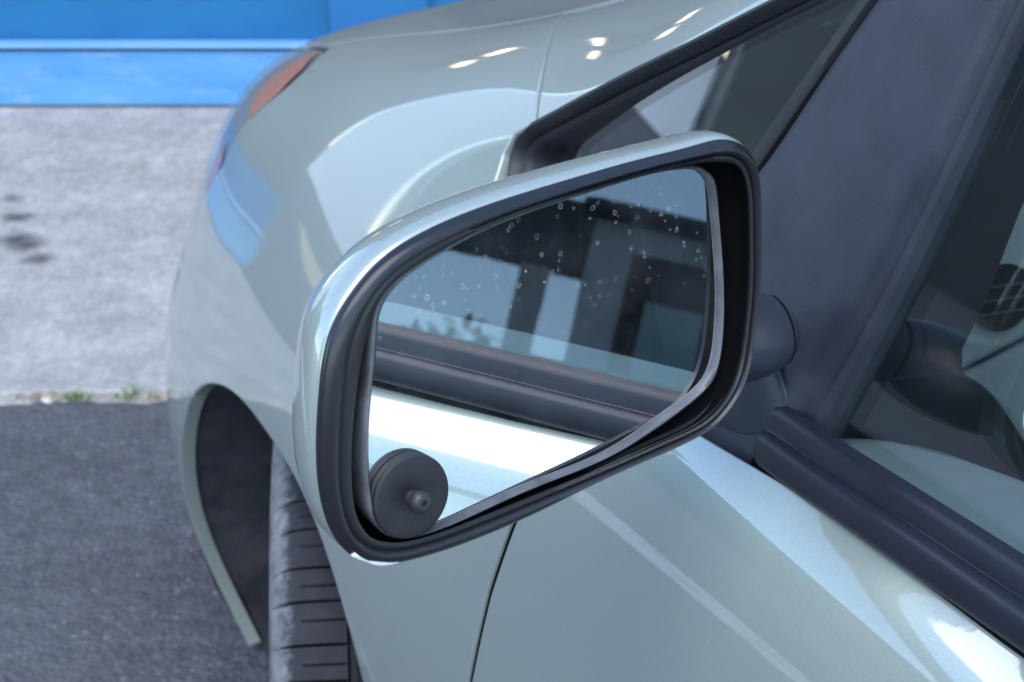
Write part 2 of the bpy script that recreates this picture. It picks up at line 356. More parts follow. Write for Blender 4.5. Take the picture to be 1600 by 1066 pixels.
weed(-.742, .021, 60, 'wide low dull green weed in the asphalt joint beside the white stone', 2)
weed(-.643, .032, 44, 'bright green weed in the asphalt joint closest to the car', 3)
def pebble(name, x, y, s, mat, label, cat, seed):
    rs = np.random.RandomState(seed); n, k = 12, 7; V = []; F = []
    for i in range(k + 1):
        t = math.pi * i / k
        for j in range(n):
            p = 2 * math.pi * j / n; r = 1 + .14 * rs.randn(); V.append((s[0] * r * math.sin(t) * math.cos(p), s[1] * r * math.sin(t) * math.sin(p), s[2] * math.cos(t) * r))
    for i in range(k):
        for j in range(n): F.append((i * n + j, i * n + (j + 1) % n, (i + 1) * n + (j + 1) % n, (i + 1) * n + j))
    o = meshobj(name, V, F, mat); o.location = pl(x, y, s[2] * .8); o.rotation_euler = (0, 0, YAW); return tag(o, label, cat)
pebble('stone', -.788, KERB - .006, (.014, .009, .008), STONE, 'white stone lying in the asphalt joint between the weeds', 'stone', 4)
m = MB(); rr = random.Random(5)
for k in range(420):
    x, y = (rr.uniform(-.842, -.775) if k < 150 else rr.uniform(-1.1, -.45)), KERB - .004 + rr.gauss(0, .006); a = rr.uniform(0, 3.14); L = rr.uniform(.003, .010); w = .0016; z = rr.uniform(.006, .016)
    d = (math.cos(a) * L, math.sin(a) * L * .5); m.add([(x - d[0] - w, y - d[1], z), (x - d[0] + w, y - d[1], z + .001), (x + d[0] + w, y + d[1], z + .002), (x + d[0] - w, y + d[1], z)], [(0, 1, 2, 3)])
tag(placed(m.build('dry_debris', STRAW)), kind='stuff', label='tan dry debris caught in the joint')

# ------------------------------------------------------------------ car body surface: a spline surface through cross-sections
SEC=[
(-3.3,[(0,1.40),(-.3,1.39),(-.45,1.37),(-.5,1.35),(-.55,1.32),(-.59,1.28),(-.72,1.01),(-.745,.985),(-.77,.93),(-.80,.80),(-.815,.65),(-.815,.42),(-.80,.13)]),
(-2.4,[(0,1.49),(-.3,1.48),(-.47,1.455),(-.53,1.43),(-.58,1.395),(-.62,1.35),(-.755,.99),(-.78,.965),(-.805,.91),(-.835,.79),(-.852,.64),(-.848,.40),(-.83,.13)]),
(-1.5,[(0,1.48),(-.3,1.47),(-.48,1.445),(-.54,1.415),(-.595,1.375),(-.635,1.33),(-.748,.951),(-.798,.937),(-.821,.886),(-.84,.76),(-.852,.62),(-.848,.38),(-.83,.13)]),
(-1.1,[(0,1.44),(-.3,1.43),(-.49,1.40),(-.55,1.365),(-.61,1.325),(-.65,1.285),(-.751,.934),(-.801,.920),(-.824,.871),(-.84,.75),(-.852,.6),(-.848,.38),(-.83,.13)]),
(-.8,[(0,1.33),(-.3,1.32),(-.50,1.29),(-.56,1.255),(-.63,1.22),(-.683,1.18),(-.748,.921),(-.798,.907),(-.821,.858),(-.84,.74),(-.852,.6),(-.848,.38),(-.83,.13)]),
(-.57,[(0,1.22),(-.3,1.21),(-.52,1.19),(-.59,1.16),(-.66,1.12),(-.713,1.075),(-.738,.918),(-.790,.899),(-.819,.837),(-.84,.72),(-.852,.58),(-.848,.38),(-.83,.13)]),
(-.38,[(0,1.11),(-.33,1.10),(-.57,1.075),(-.64,1.05),(-.69,1.015),(-.724,.968),(-.738,.92),(-.775,.87),(-.81,.80),(-.838,.70),(-.852,.58),(-.848,.38),(-.83,.13)]),
(-.22,[(0,1.045),(-.34,1.036),(-.58,1.013),(-.655,1.000),(-.705,.972),(-.735,.925),(-.762,.88),(-.795,.82),(-.826,.75),(-.845,.67),(-.852,.57),(-.848,.38),(-.83,.13)]),
(0,[(0,.985),(-.35,.976),(-.59,.953),(-.67,.940),(-.72,.915),(-.751,.875),(-.779,.83),(-.806,.77),(-.833,.70),(-.848,.63),(-.851,.55),(-.84,.38),(-.82,.13)]),
(.25,[(0,.938),(-.35,.929),(-.58,.907),(-.665,.893),(-.712,.868),(-.741,.83),(-.768,.78),(-.794,.72),(-.821,.655),(-.842,.59),(-.856,.52),(-.861,.345),(-.784,.14)]),
(.5,[(0,.89),(-.35,.88),(-.57,.855),(-.655,.835),(-.705,.81),(-.74,.77),(-.765,.72),(-.785,.665),(-.803,.605),(-.822,.545),(-.837,.48),(-.842,.33),(-.768,.14)]),
(.7,[(0,.81),(-.33,.80),(-.54,.785),(-.61,.77),(-.665,.745),(-.70,.71),(-.725,.665),(-.745,.61),(-.77,.555),(-.785,.50),(-.793,.45),(-.793,.32),(-.73,.14)]),
(.85,[(0,.73),(-.28,.72),(-.43,.705),(-.51,.69),(-.56,.67),(-.595,.64),(-.62,.60),(-.645,.56),(-.665,.51),(-.675,.47),(-.68,.42),(-.68,.32),(-.64,.13)]),
(.95,[(0,.62),(-.15,.615),(-.22,.6),(-.26,.585),(-.29,.57),(-.31,.55),(-.33,.52),(-.34,.49),(-.35,.46),(-.36,.43),(-.36,.4),(-.36,.3),(-.35,.13)]),
]
def bspl(P,tq):
    # uniform cubic bspline, clamped by end reflection; P (m,k) ; tq in [0,m-1]
    P=np.concatenate([2*P[:1]-P[1:2],P,2*P[-1:]-P[-2:-1]]);m=len(P)
    i=np.clip(tq.astype(int),0,m-4);t=tq-i
    B=np.stack([(1-t)**3,3*t**3-6*t**2+4,-3*t**3+3*t**2+3*t+1,t**3],-1)/6
    return sum(B[:,k].reshape((-1,)+(1,)*(P.ndim-1))*P[i+k] for k in range(4))
def shell(ys,ts,SEC=SEC):
    yk=np.array([s[0] for s in SEC]);K=np.array([s[1] for s in SEC],float) # (n,13,2)
    if True:
        # bspline along y too: param by station index with y as coordinate
        Kc=np.concatenate([np.repeat(yk[:,None,None],K.shape[1],1),K],2) # y,x,z
        s=np.linspace(0,len(yk)-1,4000);yy=bspl(Kc[:,0,:1],s)[:,0]
        sq=np.interp(ys,yy,s)
        Q=bspl(Kc,sq)   # (ny,13,3)
    Q=Q.transpose(1,0,2)
    G=bspl(Q,ts)  # (nt,ny,3)
    G=G.transpose(1,0,2)
    return np.stack([G[...,1],G[...,0],G[...,2]],-1)
YS = np.concatenate([np.linspace(-3.0, -1.12, 80), np.linspace(-1.10, .948, 380)]); TS = np.linspace(0, 12, 260)
GRID = shell(YS, TS); NYG, NTG = len(YS), len(TS)
dy = np.gradient(GRID, axis=0); dt = np.gradient(GRID, axis=1); NRM = np.cross(dt, dy); NRM /= np.linalg.norm(NRM, axis=2, keepdims=True) + 1e-12
if NRM[200, 120, 0] > 0: NRM = -NRM
GV = GRID.reshape(-1, 3); GN = NRM.reshape(-1, 3); GT = np.tile(TS, NYG)
ii, jj = np.meshgrid(np.arange(NYG - 1), np.arange(NTG - 1), indexing='ij'); a = (ii * NTG + jj).ravel()
GF = np.stack([a, a + NTG, a + NTG + 1, a + 1], 1)
def sdf(P, Q):
    """signed distance of 2-D points to polygon, positive inside"""
    Q = np.asarray(Q, float); d = np.full(len(P), 1e9); ins = np.zeros(len(P), bool)
    for i in range(len(Q)):
        A, B = Q[i], Q[(i + 1) % len(Q)]; e = B - A; w = P - A; t = np.clip((w @ e) / (e @ e), 0, 1); d = np.minimum(d, ((w - t[:, None] * e) ** 2).sum(1))
        c = ((A[1] > P[:, 1]) != (B[1] > P[:, 1])); c &= P[:, 0] < (B[0] - A[0]) * (P[:, 1] - A[1]) / (B[1] - A[1] + 1e-15) + A[0]; ins ^= c
    return np.where(ins, 1, -1) * np.sqrt(d)
def panel(name, fields, mat, parent, flange=.012, rnd=.0012, mirror=False):
    """the piece of the body surface where every field is positive, with a rounded, turned-in edge"""
    V, N = GV, GN; polys = GF; f0 = [f(GV, GT) for f in fields]
    allmin = np.min(np.stack(f0), 0); keep = (allmin[polys] > -.05).any(1); polys = [tuple(p) for p in polys[keep]]
    V = [tuple(p) for p in V]; N = [tuple(p) for p in N]; T = list(GT)
    vals = [list(f) for f in f0]
    for k in range(len(fields)):
        f = vals[k]; cache = {}; out = []
        for p in polys:
            s = [f[i] > 0 for i in p]
            if all(s): out.append(p); continue
            if not any(s): continue
            q = []
            for m_ in range(len(p)):
                i, j = p[m_], p[(m_ + 1) % len(p)]
                if s[m_]: q.append(i)
                if s[m_] != s[(m_ + 1) % len(p)]:
                    key = (min(i, j), max(i, j))
                    if key not in cache:
                        i2, j2 = key; t = f[i2] / (f[i2] - f[j2]); cache[key] = len(V)
                        V.append(tuple((1 - t) * np.array(V[i2]) + t * np.array(V[j2]))); nn = (1 - t) * np.array(N[i2]) + t * np.array(N[j2]); N.append(tuple(nn / np.linalg.norm(nn)))
                        for vv in vals: vv.append((1 - t) * vv[i2] + t * vv[j2])
                        f[-1] = 1e-12
                    q.append(cache[key])
            if len(q) > 2: out.append(tuple(q))
        polys = out
    used = sorted({i for p in polys for i in p}); mp = {o: n for n, o in enumerate(used)}
    V = np.array([V[i] for i in used]); N = np.array([N[i] for i in used]); polys = [tuple(mp[i] for i in p) for p in polys]
    if flange:
        ed = {}
        for p in polys:
            for i in range(len(p)):
                a_, b_ = p[i], p[(i + 1) % len(p)]
                if (b_, a_) in ed: del ed[(b_, a_)]
                else: ed[(a_, b_)] = 1
        bo = np.zeros(V.shape); bi = sorted({i for e_ in ed for i in e_})
        for a_, b_ in ed:
            t = V[b_] - V[a_]; o_ = np.cross(t, N[a_]); l = np.linalg.norm(o_)
            if l > 1e-9: bo[a_] += o_ / l; bo[b_] += o_ / l
        cen = {}
        for p in polys:
            pass
        # orient outwards using one adjacent face
        adj = {}
        for p in polys:
            for i in p: adj.setdefault(i, []).append(p)
        O = np.zeros((len(bi), 3))
        for n_, i in enumerate(bi):
            c_ = np.mean([V[list(p)].mean(0) for p in adj[i]], 0); o_ = bo[i]; o_ = o_ - N[i] * (o_ @ N[i]); l = np.linalg.norm(o_)
            o_ = o_ / l if l > 1e-9 else np.zeros(3)
            if o_ @ (V[i] - c_) < 0: o_ = -o_
            O[n_] = o_
        base = len(V); nb = len(bi); ix = {i: n_ for n_, i in enumerate(bi)}
        r1 = V[bi] + O * rnd * .7 - N[bi] * rnd * .3; r2 = V[bi] + O * rnd - N[bi] * rnd; fl_ = (flange(V[bi])[:, None] if callable(flange) else flange); r3 = V[bi] + O * rnd - N[bi] * fl_
        V = np.concatenate([V, r1, r2, r3]); n1 = N[bi] * .7 + O * .7; N = np.concatenate([N, n1, O + N[bi] * .05, O])
        for a_, b_ in ed:
            c0 = [a_, b_]; 
            for k in range(3):
                lo = c0 if k == 0 else [base + (k - 1) * nb + ix[a_], base + (k - 1) * nb + ix[b_]]
                hi = [base + k * nb + ix[a_], base + k * nb + ix[b_]]; polys.append((lo[1], lo[0], hi[0], hi[1]))
    if mirror:
        V = V * (-1, 1, 1); N = N * (-1, 1, 1); polys = [p[::-1] for p in polys]
    N = N / (np.linalg.norm(N, axis=1, keepdims=True) + 1e-12)
    return meshobj(name, V, polys, mat, parent, True, N)

# shut lines, in metres on the car
G2 = .0030
WOPEN = [(-.3153, .9300), (-.3195, .9440), (-.3544, .9639), (-.4202, .9959), (-.4880, 1.0279), (-.5633, 1.0624), (-.6288, 1.0933), (-.7028, 1.1280), (-.7570, 1.1542),
         (-.9, 1.222), (-1.05, 1.275), (-1.25, 1.315), (-1.5, 1.338), (-1.9, 1.352), (-2.3, 1.335), (-2.65, 1.27), (-2.85, 1.17), (-2.9, 1.05), (-2.8, 1.005),
         (-2.0, .968), (-1.5, .948), (-1.1, .930), (-.9, .915), (-.7, .895), (-.5, .880), (-.36, .880), (-.323, .905)]
HEADL = [(.300, .878), (.272, .862), (.276, .848), (.298, .831), (.350, .800), (.405, .764), (.424, .724), (.450, .690), (.52, .655), (.70, .60), (.95, .56), (1.2, .6), (1.2, .9), (.5, .95)]
GAPY = lambda V: np.maximum(V[:, 1] - (-.342 + (V[:, 0] + .723) * 1.8), (.915 - V[:, 2]) * 2)                   # fender / A-pillar panel
HOODX = lambda V: np.interp(V[:, 1], [-.4, -.2, 0, .15, .32, .5, .7, .95], [-.585, -.622, -.648, -.664, -.683, -.655, -.60, -.30])
HOODF = lambda V: (V[:, 0] - HOODX(V)) * .9                                      # positive on the hood
DOORF = lambda V: (V[:, 1] - np.interp(V[:, 2], [.2, .45, .65, .723, .77, .90], [-.50, -.505, -.532, -.547, -.562, -.61]))   # positive ahead of the door
ARC_A = [-60, -15, 0, 15, 30, 43, 60, 75, 92, 105, 116, 132, 180, 240]
ARC_R = [.435, .438, .440, .441, .441, .436, .415, .401, .398, .409, .417, .420, .420, .42]
def arc_r(th): return natspline(ARC_A, np.array(ARC_R)[:, None], np.degrees(np.asarray(th, float)).ravel())[:, 0]
def ARCH(V):
    dy_, dz_ = V[:, 1] + .03, V[:, 2] - .22; th = np.arctan2(dz_, dy_); th = np.where(th < -2.0, th + 2 * math.pi, th)
    return np.where((np.abs(dy_) < .7) & (dz_ > -.3), np.hypot(dy_, dz_) - arc_r(np.clip(th, R(-59), R(239))), .2)
RARCH = lambda V: np.hypot(V[:, 1] + 2.70, V[:, 2] - .27) - .38
LOWER = lambda V, T: np.minimum(12 - T + .0, 1.0)
SEAM = lambda V: V[:, 2] - np.interp(V[:, 1], [.1, .27, .36, .43, .6], [.50, .527, .528, .532, .545])     # above the fender/bumper seam
yz = lambda V: V[:, 1:3]
car = empty('parked_car', (0, 0, 0)); tag(car, 'pale green metallic hatchback parked nose first towards the blue wall', 'car')
notwin = lambda V, T: -sdf(yz(V), WOPEN)
inhl = lambda V: np.minimum(sdf(yz(V), HEADL), -HOODF(V) * 1.0)
fender = panel('fender', [lambda V, T: GAPY(V) - .0045, lambda V, T: -HOODF(V) - G2, lambda V, T: DOORF(V) - .0052, lambda V, T: -inhl(V) - .0011,
                 lambda V, T: ARCH(V), lambda V, T: np.maximum(SEAM(V) - .001, .12 - V[:, 1]), notwin, lambda V, T: V[:, 2] - .19], PAINT, car, lambda V: np.interp(V[:, 1], [-.50, -.40, .25, .30], [.0025, .011, .013, .015]), .0020)
hood = panel('hood', [lambda V, T: HOODF(V) - G2, lambda V, T: V[:, 1] - (-.40 - V[:, 0] * .1), lambda V, T: .93 - V[:, 1], lambda V, T: V[:, 2] - .60], PAINT, car)
panel('front_bumper', [lambda V, T: -SEAM(V) - .001, lambda V, T: V[:, 1] - .12, ARCH, lambda V, T: V[:, 2] - .17] if False else
      [lambda V, T: -SEAM(V) - .001, lambda V, T: V[:, 1] - .12, lambda V, T: ARCH(V), lambda V, T: V[:, 2] - .145], PAINT, car, .015)
panel('pillar_panel', [lambda V, T: -GAPY(V) - .0050, notwin, lambda V, T: T - 2.9, lambda V, T: V[:, 1] + 1.35, lambda V, T: np.maximum(5.9 - T, -GAPY(V) * 0 + (V[:, 2] - .93))], PAINT, car, .012, .0032)
door = panel('front_door', [lambda V, T: -DOORF(V) - .0052, notwin, lambda V, T: np.minimum(V[:, 1] + 1.72, 1.0) - G2, lambda V, T: 1.02 - V[:, 2], lambda V, T: V[:, 2] - .24], PAINT, car)
rdoor = panel('rear_door', [lambda V, T: -(V[:, 1] + 1.72) - G2, notwin, lambda V, T: V[:, 1] + 2.66, lambda V, T: RARCH(V), lambda V, T: 1.06 - V[:, 2], lambda V, T: V[:, 2] - .24], PAINT, car)
panel('rear_quarter', [lambda V, T: -(V[:, 1] + 2.665), notwin, lambda V, T: RARCH(V), lambda V, T: T - 2.6], PAINT, car)
panel('roof_rail', [lambda V, T: -(V[:, 1] + 1.353), lambda V, T: V[:, 1] + 2.66, notwin, lambda V, T: V[:, 2] - 1.1, lambda V, T: T - 2.6], PAINT, car)
panel('sill', [lambda V, T: .238 - V[:, 2], lambda V, T: -V[:, 1] - .42, lambda V, T: RARCH(V)], PAINT, car)
panel('windscreen', [lambda V, T: 2.88 - T, lambda V, T: -.405 - V[:, 1] - V[:, 0] * .1, lambda V, T: V[:, 1] + 1.15], GLASS, car, 0)
panel('windscreen', [lambda V, T: 2.88 - T, lambda V, T: -.405 - V[:, 1] - V[:, 0] * .1, lambda V, T: V[:, 1] + 1.15], GLASS, car, 0, mirror=True)
panel('roof', [lambda V, T: 2.59 - T, lambda V, T: -1.153 - V[:, 1], lambda V, T: V[:, 1] + 2.95], PAINT, car, .005)
panel('roof', [lambda V, T: 2.59 - T, lambda V, T: -1.153 - V[:, 1], lambda V, T: V[:, 1] + 2.95], PAINT, car, .005, mirror=True)
panel('body_side', [lambda V, T: T - 2.62, notwin, lambda V, T: ARCH(V), lambda V, T: RARCH(V), lambda V, T: np.maximum(-GAPY(V), -HOODF(V))], PAINT, car, .01, mirror=True)
panel('hood', [lambda V, T: HOODF(V) - G2, lambda V, T: V[:, 1] - (-.40 - V[:, 0] * .1), lambda V, T: .93 - V[:, 1], lambda V, T: V[:, 2] - .60], PAINT, car, mirror=True)

# headlight: clear lens on the body surface, reflector bowl and orange indicator behind it
hl = panel('headlight', [lambda V, T: inhl(V) - .0011, lambda V, T: .90 - V[:, 1], lambda V, T: SEAM(V)], LENS, car, .012)
def inset(name, mat, depth, fields, par):
    o = panel(name, fields, mat, par, 0); n = len(o.data.vertices); co = np.zeros(n * 3); o.data.vertices.foreach_get('co', co); nn = np.zeros(n * 3)
    o.data.vertices.foreach_get('normal', nn); co = co.reshape(-1, 3) - nn.reshape(-1, 3) * depth; o.data.vertices.foreach_set('co', co.ravel()); o.data.update(); return o
inset('reflector', REFLECTOR, .007, [lambda V, T: inhl(V) - .001, lambda V, T: .90 - V[:, 1], lambda V, T: SEAM(V)], hl)
inset('turn_signal', ORANGE, .004, [lambda V, T: sdf(yz(V), [(.318, .848), (.335, .820), (.37, .797), (.405, .775), (.44, .785), (.43, .81), (.39, .838), (.35, .858)]), lambda V, T: inhl(V) - .003], hl)
inset('turn_signal', ORANGE, .004, [lambda V, T: sdf(yz(V), [(.46, .69), (.47, .72), (.50, .73), (.52, .70), (.50, .67)]), lambda V, T: inhl(V) - .003], hl)

inset('gap_shade_backing', DARK, .017, [lambda V, T: np.maximum(ARCH(V) - .02, 0 * T - 1), notwin, lambda V, T: -V[:, 0] - .40, lambda V, T: V[:, 1] + 1.6, lambda V, T: .82 - V[:, 1], lambda V, T: V[:, 2] - .21, lambda V, T: -inhl(V) - .012, lambda V, T: T - 2.2, lambda V, T: np.maximum(T - 3.6, V[:, 1] + .42)], car)  # black inset sheet added behind the panels so shut lines look shaded
# wheel arch liner
n = 70; ang = np.linspace(R(-11), R(200), n + 1); rad = arc_r(ang) + .004; rings = []
lipx = np.interp(np.degrees(ang), [-11, -9, -4, 1, 6, 12, 19, 24, 29, 36, 60], [-.766, -.772, -.796, -.812, -.822, -.832, -.839, -.843, -.845, -.846, -.840])
for x, dr, f_ in ((0, 0, 1), (-.69, -.010, .4), (-.50, -.02, 0)):
    rings.append(np.array([((lipx[i] + .003) if f_ == 1 else x + f_ * (lipx[i] + .846), -.03 + (rad[i] + dr) * math.cos(ang[i]) + .003 * math.sin(i * .9) * (f_ < 1), .22 + (rad[i] + dr) * math.sin(ang[i])) for i in range(n + 1)]))
V, F = loft(rings, False)
k = len(V); V = np.concatenate([V, [(-.50, -.03, .22)]]); n = len(rings[0])
F += [(2 * n + i, 2 * n + i + 1, k) for i in range(n - 1)]
fixnormals(meshobj('arch_liner', V, F, LINER, car))

# front wheel, steered to the right
wm = empty('wheel_placeholder')  # replaced below
bpy.data.objects.remove(wm)
from mathutils import Matrix, Vector
ST = R(17)
WM = Matrix.Translation((-.737, 0, .305)) @ Matrix.Rotation(-ST, 4, 'Z') @ Matrix.Rotation(R(-90), 4, 'Y')   # local z -> car -x (outwards)
def make_tyre(parent, mat_world):
    n = 1440; hw = .0925; prof = [(.200, .070), (.215, .085), (.245, .093), (.272, .0935), (.288, .090), (.297, .083), (.3025, .076), (.3055, .066), (.3062, .055), (.3068, .045), (.3070, .031), (.3071, .029), (.3072, .027), (.3073, .022), (.3074, .018), (.3075, 0)]
    prof = prof + [(r, -h) for r, h in prof[-2::-1]]; V = []; F = []; mi = []
    npz = len(prof)
    def groove(i, h):
        sd = 1 if h > 0 else 0; blk = (i + sd * 5 + [0, 2, -1, 1, -2][(i // 24) % 5]) // 24; k = (i + sd * 5 + [0, 2, -1, 1, -2][(i // 24) % 5]) % 24; h = abs(h)
        d = .0012 * math.sin(blk * 2.1) if h > .07 else 0.0
        if k == 0 and h > .03: d = .0085 if h < .08 else .004
        elif k == 12 and .03 < h < .062: d = .003
        if .020 < h < .028: d = .007
        return d
    for i in range(n):
        a_ = 2 * math.pi * i / n
        for r, h in prof:
            r2 = r - (groove(i, h) if r > .296 else 0); V.append((r2 * math.cos(a_), r2 * math.sin(a_), h))
    for i in range(n):
        j = (i + 1) % n
        for k in range(npz - 1): F.append((i * npz + k, j * npz + k, j * npz + k + 1, i * npz + k + 1)); mi.append(1 if 2 <= k <= 5 or npz - 7 <= k <= npz - 4 else 0)
    o = meshobj('tyre', V, F, TYRE, parent); fixnormals(o); o.data.set_sharp_from_angle(angle=R(28)); return o
rim = [(0, .055), (.03, .055), (.035, .045), (.06, .042), (.11, .050), (.165, .058), (.185, .050), (.192, .062), (.200, .070), (.203, .070), (.203, -.07), (.19, -.06), (.10, -.02), (0, -.02)]
whl = lathe('wheel', rim, simple('alloy', (.5, .51, .52), .35, metal=.8), car, 64); whl.matrix_local = WM
make_tyre(whl, WM)
m = MB()
for k in range(5):
    a_ = 2 * math.pi * k / 5; V, F = tube([(.04 * math.cos(a_), .04 * math.sin(a_), .052), (.18 * math.cos(a_), .18 * math.sin(a_), .062)], [.018, .014], 8); m.add(V, F)
m.build('spoke', simple('spoke_alloy', (.5, .51, .52), .35, metal=.8), whl, True)

# measured outlines, in metres on the car
BEZEL_OUTER = [(-1.0073, -0.8612, 1.0513), (-0.9946, -0.8581, 1.0607), (-0.9735, -0.8534, 1.0683), (-0.9447, -0.8475, 1.0735), (-0.9089, -0.8403, 1.0772), (-0.8746, -0.8334, 1.0799), (-0.8503, -0.8286, 1.0812), (-0.8338, -0.8254, 1.0817), (-0.8225, -0.8236, 1.0764), (-0.8161, -0.8231, 1.0643), (-0.8143, -0.8244, 1.0399), (-0.8145, -0.8262, 1.0141), (-0.8176, -0.8284, 0.9898), (-0.8236, -0.8309, 0.9703), (-0.8375, -0.8346, 0.9565), (-0.8565, -0.8387, 0.9507), (-0.8917, -0.8458, 0.9459), (-0.9335, -0.8544, 0.9385), (-0.9702, -0.8619, 0.9345), (-0.9909, -0.8659, 0.9344), (-1.0029, -0.8681, 0.9361), (-1.0142, -0.8699, 0.9421), (-1.0230, -0.8708, 0.9539), (-1.0273, -0.8706, 0.9693), (-1.0279, -0.8694, 0.9894), (-1.0250, -0.8671, 1.0147), (-1.0189, -0.8644, 1.0364)]
BEZEL_INNER = [(-1.0001, -0.8603, 1.0433), (-0.9903, -0.8578, 1.0523), (-0.9696, -0.8532, 1.0604), (-0.9420, -0.8474, 1.0676), (-0.9075, -0.8404, 1.0719), (-0.8740, -0.8337, 1.0749), (-0.8503, -0.8290, 1.0752), (-0.8337, -0.8259, 1.0731), (-0.8258, -0.8247, 1.0683), (-0.8222, -0.8247, 1.0583), (-0.8209, -0.8258, 1.0383), (-0.8208, -0.8274, 1.0153), (-0.8232, -0.8295, 0.9910), (-0.8289, -0.8319, 0.9721), (-0.8427, -0.8354, 0.9599), (-0.8616, -0.8393, 0.9558), (-0.8949, -0.8461, 0.9511), (-0.9364, -0.8545, 0.9467), (-0.9714, -0.8615, 0.9431), (-0.9905, -0.8652, 0.9430), (-1.0004, -0.8670, 0.9452), (-1.0079, -0.8682, 0.9497), (-1.0125, -0.8685, 0.9573), (-1.0145, -0.8682, 0.9673), (-1.0142, -0.8669, 0.9860), (-1.0110, -0.8648, 1.0089), (-1.0064, -0.8625, 1.0287)]
HOLDER_RIM = [(-1.0003, -0.8577, 1.0424), (-0.9905, -0.8545, 1.0520), (-0.9687, -0.8484, 1.0604), (-0.9393, -0.8406, 1.0666), (-0.9036, -0.8314, 1.0702), (-0.8693, -0.8227, 1.0722), (-0.8490, -0.8177, 1.0712), (-0.8394, -0.8155, 1.0686), (-0.8330, -0.8145, 1.0620), (-0.8309, -0.8148, 1.0506), (-0.8290, -0.8156, 1.0332), (-0.8274, -0.8168, 1.0126), (-0.8276, -0.8185, 0.9921), (-0.8311, -0.8206, 0.9751), (-0.8413, -0.8239, 0.9657), (-0.8598, -0.8291, 0.9585), (-0.8910, -0.8375, 0.9502), (-0.9339, -0.8485, 0.9465), (-0.9701, -0.8578, 0.9422), (-0.9896, -0.8626, 0.9424), (-0.9983, -0.8646, 0.9456), (-1.0038, -0.8655, 0.9511), (-1.0074, -0.8659, 0.9584), (-1.0086, -0.8654, 0.9677), (-1.0088, -0.8643, 0.9839), (-1.0063, -0.8619, 1.0070), (-1.0035, -0.8597, 1.0259)]
MIRROR_GLASS = [(-0.9977, -0.8557, 1.0397), (-0.9879, -0.8525, 1.0494), (-0.9661, -0.8464, 1.0578), (-0.9369, -0.8386, 1.0641), (-0.9013, -0.8295, 1.0678), (-0.8678, -0.8210, 1.0702), (-0.8495, -0.8165, 1.0692), (-0.8412, -0.8146, 1.0666), (-0.8360, -0.8138, 1.0601), (-0.8338, -0.8140, 1.0501), (-0.8320, -0.8148, 1.0333), (-0.8304, -0.8160, 1.0127), (-0.8311, -0.8177, 0.9924), (-0.8346, -0.8198, 0.9769), (-0.8447, -0.8230, 0.9680), (-0.8625, -0.8279, 0.9615), (-0.8929, -0.8362, 0.9525), (-0.9345, -0.8468, 0.9491), (-0.9699, -0.8560, 0.9448), (-0.9889, -0.8608, 0.9446), (-0.9970, -0.8626, 0.9475), (-1.0020, -0.8634, 0.9529), (-1.0048, -0.8636, 0.9592), (-1.0061, -0.8633, 0.9677), (-1.0063, -0.8622, 0.9826), (-1.0039, -0.8598, 1.0058), (-1.0005, -0.8575, 1.0246)]
BEZEL_N = (0.19039, -0.97947, 0.06627)
GLASS_N = (0.24126, -0.96763, 0.07411)
DISC = [(-0.9901, -0.8598, 0.9615)]
QW_OUTER = [(-0.7401, -0.3378, 0.8945), (-0.7338, -0.3231, 0.9127), (-0.7283, -0.3153, 0.9299), (-0.7247, -0.3207, 0.9443), (-0.7220, -0.3544, 0.9639), (-0.7182, -0.4202, 0.9959), (-0.7147, -0.4880, 1.0279), (-0.7111, -0.5633, 1.0624), (-0.7077, -0.6288, 1.0933), (-0.7039, -0.7028, 1.1280), (-0.7009, -0.7570, 1.1542)]
QW_INNER = [(-0.7350, -0.3501, 0.8976), (-0.7287, -0.3356, 0.9157), (-0.7250, -0.3309, 0.9278), (-0.7228, -0.3360, 0.9371), (-0.7209, -0.3578, 0.9499), (-0.7174, -0.4188, 0.9799), (-0.7136, -0.4865, 1.0128), (-0.7097, -0.5616, 1.0484), (-0.7061, -0.6273, 1.0798), (-0.7033, -0.6800, 1.1047), (-0.7002, -0.7370, 1.1324)]
STRIP_FRONT = [(-0.7380, -0.6385, 0.9805), (-0.7290, -0.6562, 1.0173), (-0.7174, -0.6906, 1.0689), (-0.7076, -0.7201, 1.1121), (-0.7016, -0.7384, 1.1388)]
PILLAR_FRONT = [(-0.7384, -0.6468, 0.9812), (-0.7307, -0.6701, 1.0154), (-0.7186, -0.7044, 1.0683), (-0.7082, -0.7353, 1.1144), (-0.7020, -0.7540, 1.1420)]
PILLAR_REAR = [(-0.7653, -0.8046, 0.9302), (-0.7551, -0.8171, 0.9702), (-0.7461, -0.8278, 1.0055), (-0.7343, -0.8390, 1.0509), (-0.7222, -0.8482, 1.0964), (-0.7125, -0.8558, 1.1335), (-0.7062, -0.8607, 1.1574)]
PILLAR_RIDGE = [(-0.7712, -0.7879, 0.9268), (-0.7605, -0.8063, 0.9701), (-0.7510, -0.8192, 1.0078), (-0.7395, -0.8318, 1.0524), (-0.7279, -0.8421, 1.0969), (-0.7179, -0.8505, 1.1351), (-0.7118, -0.8551, 1.1582)]
PILLAR_BASE = [(-0.7755, -0.6911, 0.8761), (-0.7751, -0.7398, 0.8915), (-0.7758, -0.7708, 0.8978), (-0.7742, -0.7798, 0.9063), (-0.7714, -0.8010, 0.9224), (-0.7691, -0.8107, 0.9334)]
NECK = [(-0.8009, -0.8000, 0.9753), (-0.7706, -0.7800, 0.9617)]

